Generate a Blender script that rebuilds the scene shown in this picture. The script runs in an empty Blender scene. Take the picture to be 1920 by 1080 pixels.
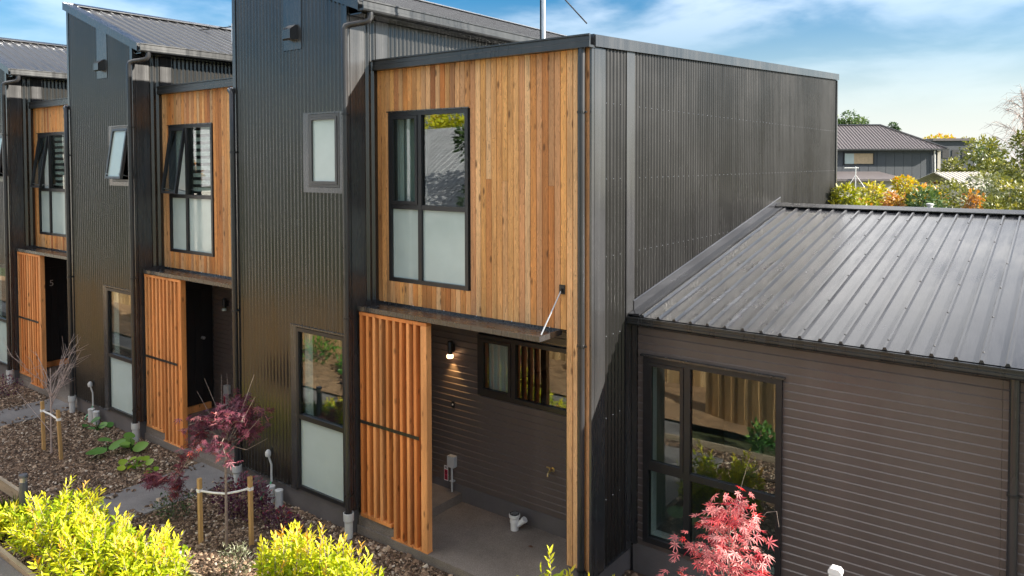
import bpy, bmesh, math, random
import numpy as np
from mathutils import Vector, Matrix
random.seed(7); RNG = np.random.default_rng(11)
D = bpy.data; SC = bpy.context.scene; COL = SC.collection
R = math.radians
# ------------------------------------------------------------------ camera, world, sun, exposure
cam = D.cameras.new('camera'); co = D.objects.new('camera', cam); COL.objects.link(co); SC.camera = co
cam.sensor_width = 36; cam.lens = 26.294; cam.shift_y = -0.0999; cam.clip_start = .05; cam.clip_end = 6000
cR = Vector((0.79753, 0.60327, -0.00215)); cU = Vector((-0.01687, 0.02586, 0.99952)); cF = Vector((-0.60304, 0.79712, -0.0308))
M = Matrix((cR, cU, -cF)).transposed().to_4x4(); M.translation = (4.184, -6.770, 4.191); co.matrix_world = M

SUN = Vector((1.786, .763, 1.0)).normalized()
EL = math.asin(SUN.z); AZ = math.atan2(SUN.x, SUN.y)
W = D.worlds.new('World'); SC.world = W; W.use_nodes = True
nt = W.node_tree; nt.nodes.clear()
def N(t, typ, **k):
    n = t.nodes.new(typ)
    for a, b in k.items():
        if a.startswith('i_'): n.inputs[a[2:]].default_value = b
        elif a.startswith('n_'): n.inputs[int(a[2:])].default_value = b
        else: setattr(n, a, b)
    return n
def ramp(t, stops, interp='LINEAR'):
    n = t.nodes.new('ShaderNodeValToRGB'); cr = n.color_ramp; cr.interpolation = interp
    while len(cr.elements) < len(stops): cr.elements.new(.5)
    for e, (p, c) in zip(cr.elements, stops):
        e.position = p; e.color = (c, c, c, 1) if isinstance(c, (int, float)) else (*c, 1)
    return n
sky = N(nt, 'ShaderNodeTexSky', sky_type='NISHITA', sun_disc=False, sun_elevation=EL, sun_rotation=AZ, air_density=1.0, dust_density=.6, ozone_density=2.0)
tc = N(nt, 'ShaderNodeTexCoord'); sep = N(nt, 'ShaderNodeSeparateXYZ'); nt.links.new(tc.outputs['Generated'], sep.inputs[0])
zz = N(nt, 'ShaderNodeMath', operation='ADD', n_1=.16); nt.links.new(sep.outputs[2], zz.inputs[0])
zm = N(nt, 'ShaderNodeMath', operation='MAXIMUM', n_1=.05); nt.links.new(zz.outputs[0], zm.inputs[0])
dv = N(nt, 'ShaderNodeVectorMath', operation='DIVIDE'); nt.links.new(tc.outputs['Generated'], dv.inputs[0])
cz = N(nt, 'ShaderNodeCombineXYZ')
for i in range(3): nt.links.new(zm.outputs[0], cz.inputs[i])
nt.links.new(cz.outputs[0], dv.inputs[1])
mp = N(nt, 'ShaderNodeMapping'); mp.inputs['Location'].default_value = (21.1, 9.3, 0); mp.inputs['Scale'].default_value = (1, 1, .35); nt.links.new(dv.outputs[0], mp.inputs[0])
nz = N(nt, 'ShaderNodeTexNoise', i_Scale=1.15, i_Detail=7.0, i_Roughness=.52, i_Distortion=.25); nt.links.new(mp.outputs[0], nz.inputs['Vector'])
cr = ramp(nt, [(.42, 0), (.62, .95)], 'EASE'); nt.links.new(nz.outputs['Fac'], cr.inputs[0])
hz = ramp(nt, [(.0, .92), (.06, .66), (.13, .24), (.22, .05), (.32, .0)]); nt.links.new(sep.outputs[2], hz.inputs[0])
m1 = N(nt, 'ShaderNodeMixRGB', blend_type='MIX'); m1.inputs['Color2'].default_value = (1.26, 1.29, 1.30, 1)
nt.links.new(hz.outputs[0], m1.inputs[0]); hsv = N(nt, 'ShaderNodeHueSaturation', i_Saturation=1.75, i_Value=.17); nt.links.new(sky.outputs[0], hsv.inputs['Color']); nt.links.new(hsv.outputs[0], m1.inputs['Color1'])
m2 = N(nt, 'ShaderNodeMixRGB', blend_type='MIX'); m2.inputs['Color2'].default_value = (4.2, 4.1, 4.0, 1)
lowc = ramp(nt, [(.05, .0), (.15, .08), (.25, .30), (.42, 1)]); nt.links.new(sep.outputs[2], lowc.inputs[0]); cm = N(nt, 'ShaderNodeMath', operation='MULTIPLY'); nt.links.new(cr.outputs[0], cm.inputs[0]); nt.links.new(lowc.outputs[0], cm.inputs[1]); nt.links.new(cm.outputs[0], m2.inputs[0]); nt.links.new(m1.outputs[0], m2.inputs['Color1'])  # heavy bright cloud kept overhead, out of frame, added to fill shaded fronts
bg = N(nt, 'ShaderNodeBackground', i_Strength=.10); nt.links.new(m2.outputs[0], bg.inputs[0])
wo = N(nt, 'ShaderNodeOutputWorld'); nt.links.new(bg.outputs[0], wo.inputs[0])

sl = D.lights.new('sun', 'SUN'); sl.energy = 2.0; sl.angle = R(.5); sl.color = (1, .93, .82)
so = D.objects.new('sun', sl); COL.objects.link(so); so.rotation_euler = (-SUN).to_track_quat('-Z', 'Y').to_euler(); so.location = (20, 8, 30)
vs = SC.view_settings; vs.view_transform = 'Standard'; vs.look = 'None'; vs.exposure = 3.05; vs.gamma = 1; vs.use_curve_mapping = False
SC.cycles.max_bounces = 8; SC.cycles.transparent_max_bounces = 12

# ------------------------------------------------------------------ materials
def mat(name):
    m = D.materials.new(name); m.use_nodes = True; t = m.node_tree; b = t.nodes['Principled BSDF']; return m, t, b
def simple(name, col, rough=.5, metal=0, var=.15, scale=6, bump=0, bscale=60, spec=.5, coat=0):
    m, t, b = mat(name)
    b.inputs['Roughness'].default_value = rough; b.inputs['Metallic'].default_value = metal
    b.inputs['Specular IOR Level'].default_value = spec; b.inputs['Coat Weight'].default_value = coat
    tcn = N(t, 'ShaderNodeTexCoord'); n = N(t, 'ShaderNodeTexNoise', i_Scale=scale, i_Detail=5.0, i_Roughness=.6); t.links.new(tcn.outputs['Object'], n.inputs['Vector'])
    r = ramp(t, [(.3, tuple(c * (1 - var) for c in col)), (.7, tuple(min(1, c * (1 + var)) for c in col))]); t.links.new(n.outputs['Fac'], r.inputs[0]); t.links.new(r.outputs[0], b.inputs['Base Color'])
    r2 = ramp(t, [(.3, max(0, rough - .07)), (.7, min(1, rough + .09))]); t.links.new(n.outputs['Fac'], r2.inputs[0]); t.links.new(r2.outputs[0], b.inputs['Roughness'])
    if bump:
        n2 = N(t, 'ShaderNodeTexNoise', i_Scale=bscale, i_Detail=4.0); t.links.new(tcn.outputs['Object'], n2.inputs['Vector'])
        bp = N(t, 'ShaderNodeBump', i_Strength=bump, i_Distance=.01); t.links.new(n2.outputs['Fac'], bp.inputs['Height']); t.links.new(bp.outputs[0], b.inputs['Normal'])
    return m
def wood(name, stops, grain=(.0, .5), knots=.5, rough=.62, vertical=True, dark=(.12, .05, .02)):
    m, t, b = mat(name); b.inputs['Roughness'].default_value = rough; b.inputs['Specular IOR Level'].default_value = .3
    oi = N(t, 'ShaderNodeObjectInfo'); tcn = N(t, 'ShaderNodeTexCoord')
    off = N(t, 'ShaderNodeVectorMath', operation='SCALE', i_Scale=37.0)
    cx = N(t, 'ShaderNodeCombineXYZ')
    for i in range(3): t.links.new(oi.outputs['Random'], cx.inputs[i])
    t.links.new(cx.outputs[0], off.inputs[0])
    ad = N(t, 'ShaderNodeVectorMath', operation='ADD'); t.links.new(tcn.outputs['Object'], ad.inputs[0]); t.links.new(off.outputs[0], ad.inputs[1])
    mpn = N(t, 'ShaderNodeMapping'); mpn.inputs['Scale'].default_value = (26, 26, 1.1) if vertical else (1.1, 26, 26); t.links.new(ad.outputs[0], mpn.inputs[0])
    n1 = N(t, 'ShaderNodeTexNoise', i_Scale=1.0, i_Detail=3.0, i_Distortion=.6); t.links.new(mpn.outputs[0], n1.inputs['Vector'])
    wv = N(t, 'ShaderNodeMath', operation='MULTIPLY', n_1=16.0); t.links.new(n1.outputs['Fac'], wv.inputs[0])
    fr = N(t, 'ShaderNodeMath', operation='FRACT'); t.links.new(wv.outputs[0], fr.inputs[0])
    gr = ramp(t, [(0, .0), (.7, .35), (.93, 1), (1, .1)]); t.links.new(fr.outputs[0], gr.inputs[0])
    basec = ramp(t, stops); t.links.new(oi.outputs['Random'], basec.inputs[0])
    # slow drift of colour along the board
    mp3 = N(t, 'ShaderNodeMapping'); mp3.inputs['Scale'].default_value = (5, 5, .5) if vertical else (.5, 5, 5); t.links.new(ad.outputs[0], mp3.inputs[0])
    n3 = N(t, 'ShaderNodeTexNoise', i_Scale=1.0, i_Detail=4.0); t.links.new(mp3.outputs[0], n3.inputs['Vector'])
    dr = ramp(t, [(.28, .56), (.5, .98), (.72, 1.28)]); t.links.new(n3.outputs['Fac'], dr.inputs[0])
    mu = N(t, 'ShaderNodeMixRGB', blend_type='MULTIPLY', n_0=1.0); t.links.new(basec.outputs[0], mu.inputs[1]); t.links.new(dr.outputs[0], mu.inputs[2])
    gf = N(t, 'ShaderNodeMath', operation='MULTIPLY', n_1=grain[1]); t.links.new(gr.outputs[0], gf.inputs[0])
    mg = N(t, 'ShaderNodeMixRGB', blend_type='MIX'); mg.inputs['Color2'].default_value = (*dark, 1); t.links.new(gf.outputs[0], mg.inputs[0]); t.links.new(mu.outputs[0], mg.inputs[1])
    mp2 = N(t, 'ShaderNodeMapping'); mp2.inputs['Scale'].default_value = (9, 9, 3.2) if vertical else (3.2, 9, 9); t.links.new(ad.outputs[0], mp2.inputs[0])
    vo = N(t, 'ShaderNodeTexVoronoi', i_Scale=1.0); t.links.new(mp2.outputs[0], vo.inputs['Vector'])
    kr = ramp(t, [(.0, knots), (.09, knots * .85), (.19, 0)]); t.links.new(vo.outputs['Distance'], kr.inputs[0])
    mk = N(t, 'ShaderNodeMixRGB', blend_type='MIX'); mk.inputs['Color2'].default_value = (.09, .035, .012, 1); t.links.new(kr.outputs[0], mk.inputs[0]); t.links.new(mg.outputs[0], mk.inputs[1])
    t.links.new(mk.outputs[0], b.inputs['Base Color'])
    bp = N(t, 'ShaderNodeBump', i_Strength=.25, i_Distance=.003, invert=True); t.links.new(gr.outputs[0], bp.inputs['Height']); t.links.new(bp.outputs[0], b.inputs['Normal'])
    return m
def steel(name, col, rough, spec=.5, streak=.3, metal=0.0, sc=(9, 9, .35), wav=.12):
    """prepainted steel: faint dust streaks and uneven gloss"""
    m, t, b = mat(name); b.inputs['Specular IOR Level'].default_value = spec; b.inputs['Metallic'].default_value = metal
    tcn = N(t, 'ShaderNodeTexCoord')
    mpn = N(t, 'ShaderNodeMapping'); mpn.inputs['Scale'].default_value = sc; t.links.new(tcn.outputs['Object'], mpn.inputs[0])
    n = N(t, 'ShaderNodeTexNoise', i_Scale=1.0, i_Detail=6.0, i_Roughness=.65); t.links.new(mpn.outputs[0], n.inputs['Vector'])
    n2 = N(t, 'ShaderNodeTexNoise', i_Scale=.7, i_Detail=4.0); t.links.new(tcn.outputs['Object'], n2.inputs['Vector'])
    a = N(t, 'ShaderNodeMath', operation='ADD'); t.links.new(n.outputs['Fac'], a.inputs[0]); t.links.new(n2.outputs['Fac'], a.inputs[1])
    h = N(t, 'ShaderNodeMath', operation='MULTIPLY', n_1=.5); t.links.new(a.outputs[0], h.inputs[0])
    r = ramp(t, [(.35, tuple(c * (1 - streak) for c in col)), (.65, tuple(c * (1 + streak) + .004 for c in col))]); t.links.new(h.outputs[0], r.inputs[0]); t.links.new(r.outputs[0], b.inputs['Base Color'])
    r2 = ramp(t, [(.35, rough - .06), (.65, rough + .1)]); t.links.new(h.outputs[0], r2.inputs[0]); t.links.new(r2.outputs[0], b.inputs['Roughness'])
    n3 = N(t, 'ShaderNodeTexNoise', i_Scale=2.6, i_Detail=2.0); t.links.new(tcn.outputs['Object'], n3.inputs['Vector'])
    bp = N(t, 'ShaderNodeBump', i_Strength=wav, i_Distance=.03); t.links.new(n3.outputs['Fac'], bp.inputs['Height']); t.links.new(bp.outputs[0], b.inputs['Normal'])
    return m
def leafmat(name, stops, transl=.35, rough=.45):
    m, t, b = mat(name); at = N(t, 'ShaderNodeAttribute', attribute_name='tint'); r = ramp(t, stops); t.links.new(at.outputs['Fac'], r.inputs[0])
    t.links.new(r.outputs[0], b.inputs['Base Color']); b.inputs['Roughness'].default_value = rough; b.inputs['Specular IOR Level'].default_value = .4
    tr = N(t, 'ShaderNodeBsdfTranslucent'); hs = N(t, 'ShaderNodeHueSaturation', i_Saturation=1.15, i_Value=1.25); t.links.new(r.outputs[0], hs.inputs['Color']); t.links.new(hs.outputs[0], tr.inputs[0])
    mx = N(t, 'ShaderNodeMixShader', n_0=transl); t.links.new(b.outputs[0], mx.inputs[1]); t.links.new(tr.outputs[0], mx.inputs[2])
    t.links.new(mx.outputs[0], t.nodes['Material Output'].inputs[0]); return m
def tintmat(name, stops, rough=.85):
    m, t, b = mat(name); at = N(t, 'ShaderNodeAttribute', attribute_name='tint'); r = ramp(t, stops); t.links.new(at.outputs['Fac'], r.inputs[0]); t.links.new(r.outputs[0], b.inputs['Base Color']); b.inputs['Roughness'].default_value = rough; return m
def glassmat():
    m, t, b = mat('window_glass'); t.nodes.remove(b)
    f0 = N(t, 'ShaderNodeLayerWeight', i_Blend=.5); f = N(t, 'ShaderNodeMath', operation='POWER', n_1=3.5); t.links.new(f0.outputs['Facing'], f.inputs[0]); k = N(t, 'ShaderNodeMath', operation='MULTIPLY_ADD', n_1=.75, n_2=.11, use_clamp=True); t.links.new(f.outputs[0], k.inputs[0])
    tr = N(t, 'ShaderNodeBsdfTransparent'); tr.inputs[0].default_value = (.72, .78, .76, 1)
    tcn = N(t, 'ShaderNodeTexCoord'); n = N(t, 'ShaderNodeTexNoise', i_Scale=1.6, i_Detail=1.0); t.links.new(tcn.outputs['Object'], n.inputs['Vector'])
    bp = N(t, 'ShaderNodeBump', i_Strength=.05, i_Distance=.02); t.links.new(n.outputs['Fac'], bp.inputs['Height'])
    gl = N(t, 'ShaderNodeBsdfGlossy', i_Roughness=.01); t.links.new(bp.outputs[0], gl.inputs['Normal'])
    mx = N(t, 'ShaderNodeMixShader'); t.links.new(k.outputs[0], mx.inputs[0]); t.links.new(tr.outputs[0], mx.inputs[1]); t.links.new(gl.outputs[0], mx.inputs[2])
    t.links.new(mx.outputs[0], t.nodes['Material Output'].inputs[0]); return m
CEDAR = [(0, (.72, .32, .095)), (.14, (.82, .45, .18)), (.27, (.52, .18, .045)), (.40, (.84, .43, .14)), (.52, (.66, .36, .17)), (.64, (.42, .13, .035)), (.76, (.84, .52, .26)), (.88, (.74, .33, .10)), (1, (.56, .20, .045))]
m_cedar = wood('cedar_cladding', CEDAR, grain=(0, .72), knots=.85)
m_fir = wood('oiled_fir_slats', [(0, (.80, .34, .115)), (.3, (.70, .26, .07)), (.6, (.84, .40, .15)), (1, (.66, .22, .055))], grain=(0, .40), knots=.75, dark=(.24, .08, .025))
m_pal = wood('fence_timber', [(0, (.56, .40, .20)), (.5, (.48, .31, .14)), (1, (.60, .44, .24))], grain=(0, .3), knots=.5)
m_stake = wood('stake_timber', [(0, (.50, .32, .13)), (1, (.56, .36, .15))], grain=(0, .3), knots=.3)
m_edge = wood('edging_timber', [(0, (.40, .34, .25)), (1, (.46, .39, .28))], grain=(0, .4), knots=.4, vertical=False)
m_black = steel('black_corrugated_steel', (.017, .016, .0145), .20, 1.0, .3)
m_side = steel('black_steel_sunlit_darkened', (.012, .0115, .0115), .27, .45, .15)  # same paint as front cladding, darkened so the sunlit wall renders less bright
m_flash = steel('black_flashing_steel', (.030, .030, .031), .24, .9)
m_gut = steel('black_gutter_steel', (.024, .026, .028), .28, .6)
m_pipe = steel('black_downpipe', (.022, .022, .024), .25, .6)
m_roof = steel('charcoal_roof_steel', (.030, .031, .035), .21, .48, .35, sc=(9, .4, 9), wav=.035)
m_roof2 = steel('upper_roof_steel', (.040, .041, .044), .30, .5, .3, sc=(.4, 9, 9), wav=.035)
m_wb = simple('dark_brown_weatherboard_paint', (.112, .090, .080), .36, var=.12, scale=3, bump=.12, bscale=90)
m_frame = simple('black_window_frame', (.016, .016, .018), .35, var=.1)
m_bronze = simple('bronze_grey_frame', (.055, .053, .052), .35, var=.1)
m_frost = simple('frosted_glass', (.40, .48, .46), .10, var=.10, scale=1.2, spec=.6)
m_glass = glassmat()
m_room = simple('plaster_lining', (.30, .30, .29), .8, var=.04)
m_white = simple('white_fabric', (.82, .83, .82), .8, var=.05)
m_blind = simple('grey_blind_fabric', (.42, .47, .46), .8, var=.04)
m_conc = simple('charcoal_plinth_concrete', (.105, .095, .094), .75, var=.15, scale=4, bump=.3, bscale=50)
m_pvc = simple('grey_pvc', (.50, .51, .50), .4, var=.05, scale=10)
m_wpvc = simple('white_pvc', (.72, .72, .70), .35, var=.05, scale=10)
m_galv = simple('galvanised_steel', (.52, .54, .56), .32, metal=.8, var=.1)
m_dark = simple('black_plastic', (.012, .012, .013), .4)
m_brass = simple('brass', (.60, .47, .22), .3, metal=.9)
m_bark = simple('tree_bark', (.24, .19, .16), .85, var=.3, scale=30, bump=.4, bscale=60)
m_bare = simple('pale_twig_bark', (.38, .31, .28), .8, var=.25, scale=30)
m_door = simple('black_door_paint', (.022, .022, .024), .35)
m_rope = simple('white_tie_webbing', (.72, .72, .68), .8)

def slabmat(name, c, speck):
    m, t, b = mat(name); tcn = N(t, 'ShaderNodeTexCoord'); b.inputs['Roughness'].default_value = .82; b.inputs['Specular IOR Level'].default_value = .3
    n = N(t, 'ShaderNodeTexNoise', i_Scale=1.6, i_Detail=7.0, i_Roughness=.62); t.links.new(tcn.outputs['Object'], n.inputs['Vector'])
    r = ramp(t, [(.3, tuple(x * .72 for x in c)), (.55, c), (.75, tuple(x * 1.3 for x in c))]); t.links.new(n.outputs['Fac'], r.inputs[0])
    n2 = N(t, 'ShaderNodeTexNoise', i_Scale=140.0, i_Detail=2.0); t.links.new(tcn.outputs['Object'], n2.inputs['Vector'])
    r2 = ramp(t, [(.3, 1 - speck), (.7, 1 + speck)]); t.links.new(n2.outputs['Fac'], r2.inputs[0])
    mu = N(t, 'ShaderNodeMixRGB', blend_type='MULTIPLY', n_0=1.0); t.links.new(r.outputs[0], mu.inputs[1]); t.links.new(r2.outputs[0], mu.inputs[2]); t.links.new(mu.outputs[0], b.inputs['Base Color'])
    bp = N(t, 'ShaderNodeBump', i_Strength=.35, i_Distance=.004); t.links.new(n2.outputs['Fac'], bp.inputs['Height']); t.links.new(bp.outputs[0], b.inputs['Normal'])
    return m
m_slab = slabmat('exposed_charcoal_concrete', (.20, .170, .145), .4)
m_path = slabmat('dark_path_concrete', (.20, .19, .185), .3)
m_soil = slabmat('bark_soil', (.09, .058, .038), .6)
m_grass = slabmat('rough_grass', (.075, .085, .035), .5)
m_mulch = tintmat('bark_chips', [(0, (.06, .038, .024)), (.35, (.15, .094, .058)), (.65, (.25, .162, .102)), (.88, (.38, .28, .19)), (1, (.56, .48, .38))])

# ------------------------------------------------------------------ mesh helpers
class MB:
    def __init__(s): s.v = []; s.f = []
    def add(s, vs, fs):
        o = len(s.v); s.v += [tuple(v) for v in vs]; s.f += [tuple(i + o for i in f) for f in fs]; return s
    def box(s, x0, x1, y0, y1, z0, z1):
        return s.add([(x0, y0, z0), (x1, y0, z0), (x1, y1, z0), (x0, y1, z0), (x0, y0, z1), (x1, y0, z1), (x1, y1, z1), (x0, y1, z1)],
                     [(0, 3, 2, 1), (4, 5, 6, 7), (0, 1, 5, 4), (1, 2, 6, 5), (2, 3, 7, 6), (3, 0, 4, 7)])
    def ext(s, prof, ax, a, b, flip=False):
        """extrude a closed 2-D profile along an axis; profile coordinates are the other two axes in order"""
        def P(u, w, t): return (t, u, w) if ax == 'x' else ((u, t, w) if ax == 'y' else (u, w, t))
        n = len(prof); vs = [P(u, w, a) for u, w in prof] + [P(u, w, b) for u, w in prof]
        fs = [(i, (i + 1) % n, n + (i + 1) % n, n + i) for i in range(n)] + [tuple(range(n))[::-1], tuple(range(n, 2 * n))]
        return s.add(vs, fs)
    def quad(s, a, b, c, d): return s.add([a, b, c, d], [(0, 1, 2, 3)])
    def tube(s, pts, r, seg=10, cap=True, r2=None):
        pts = [Vector(p) for p in pts]; n = len(pts); ring = []; t0 = (pts[1] - pts[0]).normalized()
        u = t0.orthogonal().normalized(); vs = []
        for i, p in enumerate(pts):
            t = ((pts[min(i + 1, n - 1)] - pts[i]).normalized() + (pts[i] - pts[max(i - 1, 0)]).normalized())
            t = t.normalized() if t.length > 1e-6 else t0
            u = (u - t * u.dot(t)).normalized(); w = t.cross(u)
            rr = r if r2 is None else r + (r2 - r) * i / (n - 1)
            for k in range(seg):
                a = 2 * math.pi * k / seg; vs.append(p + (u * math.cos(a) + w * math.sin(a)) * rr)
        fs = [(i * seg + k, i * seg + (k + 1) % seg, (i + 1) * seg + (k + 1) % seg, (i + 1) * seg + k) for i in range(n - 1) for k in range(seg)]
        if cap: fs += [tuple(range(seg))[::-1], tuple(range((n - 1) * seg, n * seg))]
        return s.add(vs, fs)
    def lathe(s, prof, cx, cy, seg=16):
        vs = [(cx + r * math.cos(2 * math.pi * k / seg), cy + r * math.sin(2 * math.pi * k / seg), z) for r, z in prof for k in range(seg)]
        n = len(prof); fs = [(i * seg + k, i * seg + (k + 1) % seg, (i + 1) * seg + (k + 1) % seg, (i + 1) * seg + k) for i in range(n - 1) for k in range(seg)]
        return s.add(vs, fs + [tuple(range(seg))[::-1], tuple(range((n - 1) * seg, n * seg))])
    def mesh(s, name, mt, smooth=False, fix=True):
        me = D.meshes.new(name); me.from_pydata(s.v, [], s.f); me.materials.append(mt)
        if fix:
            bm = bmesh.new(); bm.from_mesh(me); bmesh.ops.remove_doubles(bm, verts=bm.verts, dist=1e-5); bmesh.ops.recalc_face_normals(bm, faces=bm.faces); bm.to_mesh(me); bm.free()
        if smooth:
            me.shade_smooth(); me.set_sharp_from_angle(angle=R(40))
        me.update(); return me
OFF = {}
def obj(name, me, parent=None, loc=(0, 0, 0), **props):
    o = D.objects.new(name, me); COL.objects.link(o); l = Vector(loc)
    if parent is not None:
        o.parent = parent
        if parent.name in OFF: l = l - OFF[parent.name]
    o.location = l
    for k, v in props.items(): o[k] = v
    return o
def part(name, mb, mt, parent, smooth=False, loc=(0, 0, 0), **p): return obj(name, mb.mesh(name, mt, smooth), parent, loc, **p)
def thing(name, loc, label, cat, group=None, local=False):
    """an Empty at the thing's base; its parts are written in scene coordinates unless local"""
    o = D.objects.new(name, None); COL.objects.link(o); o.location = loc; o['label'] = label; o['category'] = cat; o.empty_display_size = .2
    if group: o['group'] = group
    if not local: OFF[o.name] = Vector(loc)
    return o
def tag(o, label, cat, group=None):
    o['label'] = label; o['category'] = cat
    if group: o['group'] = group
    return o
def struct(name, mb, mt, loc=(0, 0, 0), **p):
    o = obj(name, mb.mesh(name, mt), None, loc); o['kind'] = p.get('kind', 'structure'); return o
CACHE = {}
def piece(name, key, maker, mt, parent, loc, rot=None):
    k = (name, mt.name) + tuple(round(x, 3) for x in key)
    if k not in CACHE:
        mb = MB(); maker(mb); CACHE[k] = mb.mesh(name, mt)
    o = obj(name, CACHE[k], parent, loc)
    if rot: o.rotation_euler = rot
    return o
def cut(a0, a1, z0, z1, ops, mid):
    iv = [(z0, z1)]
    for (p0, p1, q0, q1) in ops:
        if p0 < mid < p1:
            nx = []
            for u, w in iv:
                if q0 > u: nx.append((u, min(w, q0)))
                if q1 < w: nx.append((max(u, q1), w))
            iv = [(u, w) for u, w in nx if w - u > 1e-4]
    return iv
def corr(mb, ax, a0, a1, plane, zlo, zhi, ops=(), amp=.0112, pitch=.0762, n=10, ph=0.0):
    """vertical corrugated sheet with its openings left out"""
    zh = zhi if callable(zhi) else (lambda a: zhi)
    st = pitch / n; xs = [a0 + i * st for i in range(int((a1 - a0) / st) + 1)] + [a1]
    for o in ops: xs += [o[0], o[1]]
    xs = sorted(set(round(x, 5) for x in xs if a0 - 1e-6 <= x <= a1 + 1e-6))
    def P(a, z):
        d = amp * math.sin(2 * math.pi * (a / pitch) + ph)
        return (a, plane + d, z) if ax == 'x' else (plane + d, a, z)
    for i in range(len(xs) - 1):
        a, b = xs[i], xs[i + 1]
        if b - a < 1e-5: continue
        for (u, w) in cut(a0, a1, zlo, max(zh(a), zh(b)), ops, (a + b) / 2):
            top = w >= max(zh(a), zh(b)) - 1e-6
            mb.quad(P(a, u), P(b, u), P(b, zh(b) if top else w), P(a, zh(a) if top else w))
    return mb
def ribroof(mb, run0, run1, pa, pb, axis, pitch=.1905, h=.023, start=0.0, under=.012):
    """trapezoidal roof sheet: ribs run from the line pa to the line pb (each given as (across, z)); 'axis' is the axis the ribs are spaced along"""
    pr = []; a = run0
    pts = [run0]; k = math.ceil((run0 - start - .03) / pitch)
    prof = [(run0, 0)]
    while True:
        c = start + k * pitch
        if c + .03 > run1: break
        if c - .03 > run0:
            prof += [(c - .095 + .0475 - .012, 0), (c - .0475, .003), (c - .0355, 0)] if False else []
            prof += [(c - .022, 0), (c - .010, h), (c + .010, h), (c + .022, 0)]
        k += 1
    prof = [p for p in prof if p[0] < run1 - .001] + [(run1, 0)]
    def P(a, q, dz): return (a, q[0], q[1] + dz) if axis == 'x' else (q[0], a, q[1] + dz)
    for (a, da), (b, db) in zip(prof[:-1], prof[1:]):
        if b - a < 1e-5: continue
        mb.quad(P(a, pa, da), P(b, pa, db), P(b, pb, db), P(a, pb, da))
        if da > .02 and db > .02 or (da > .02) != (db > .02):     # rib ends closed at the lower line
            mb.quad(P(a, pa, 0), P(b, pa, 0), P(b, pa, db), P(a, pa, da))
    return mb

G = -.55                      # garden level
XR, XL, YC = -3.13, -5.62, -.51
PER = 5.45
YB = .87                      # back wall of the porch and front of the single-storey house
# ------------------------------------------------------------------ ground, beds and paths
def sheet(name, x0, x1, y0, y1, z, mt, th=None, nx=1, ny=1, rough=0.0, kind='structure'):
    mb = MB()
    if th: mb.box(x0, x1, y0, y1, z - th, z)
    else:
        for i in range(nx + 1):
            for j in range(ny + 1):
                edge = i in (0, nx) or j in (0, ny)
                mb.v.append((x0 + (x1 - x0) * i / nx, y0 + (y1 - y0) * j / ny, z + (0 if edge else float(RNG.normal(0, rough)))))
        mb.f += [(i * (ny + 1) + j, (i + 1) * (ny + 1) + j, (i + 1) * (ny + 1) + j + 1, i * (ny + 1) + j + 1) for i in range(nx) for j in range(ny)]
    return struct(name, mb, mt, kind=kind)
sheet('ground', -900, 900, -900, 900, G - .16, m_grass)
BEDS = [(-5.78, -1.35, -2.28, -.44), (-11.2, -6.78, -2.62, -.44), (-17.2, -12.22, -2.62, -.44)]
for b in BEDS: sheet('garden_bed', b[0], b[1], b[2], b[3], G, m_soil, nx=60, ny=30, rough=.010)
sheet('garden_strip', -17.2, 7.0, -3.35, -2.66, G - .05, m_soil, nx=200, ny=12, rough=.010)
sheet('garden_bed', -.25, 7.0, -2.5, YB + .02, G, m_soil, nx=80, ny=36, rough=.010)
for x0, x1 in ((-6.78, -5.78), (-12.22, -11.2), (-1.35, -.25)): sheet('path', x0, x1, -2.9, -.42, G + .02, m_path, th=.12)
sheet('driveway', -40, -1.3, -4.1, -3.4, G - .02, m_path, th=.12)
m_verge = slabmat('dry_bark_verge', (.33, .21, .115), .5)
sheet('driveway_verge', -40, 12, -6.3, -4.1, G + .02, m_verge, nx=200, ny=20, rough=.02)
# porch slabs
for k in range(3):
    x = -PER * k
    mb = MB().box(XR + x + .004, (-.06 if k == 0 else XL + PER + x - .004), -.42, YB + .05, G - .1, -.455)
    struct('porch_slab', mb, m_slab)

def edging(x0, x1, y, z, lab):
    t = thing('timber_edging', ((x0 + x1) / 2, y, G), lab, 'garden edging', 'timber garden edging boards')
    n = max(1, round((x1 - x0) / 2.4))
    for i in range(n):
        a = x0 + (x1 - x0) * i / n; b = x0 + (x1 - x0) * (i + 1) / n
        piece('edging_board', (b - a,), lambda m: m.box(0, b - a - .006, -.025, .025, -.16, 0), m_edge, t, (a, y, z))
    return t
edging(-11.2, -6.75, -2.63, G + .10, 'grey timber edging board behind the bollard light and grass tuft')
edging(-5.8, -1.3, -2.30, G + .10, 'pale timber edging board in front of the purple maple bed')
edging(-17, -12.2, -2.63, G + .10, 'timber edging board of the farthest garden bed')
edging(-17, 7, -3.37, G + .04, 'low timber edging board along the dark driveway')

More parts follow.
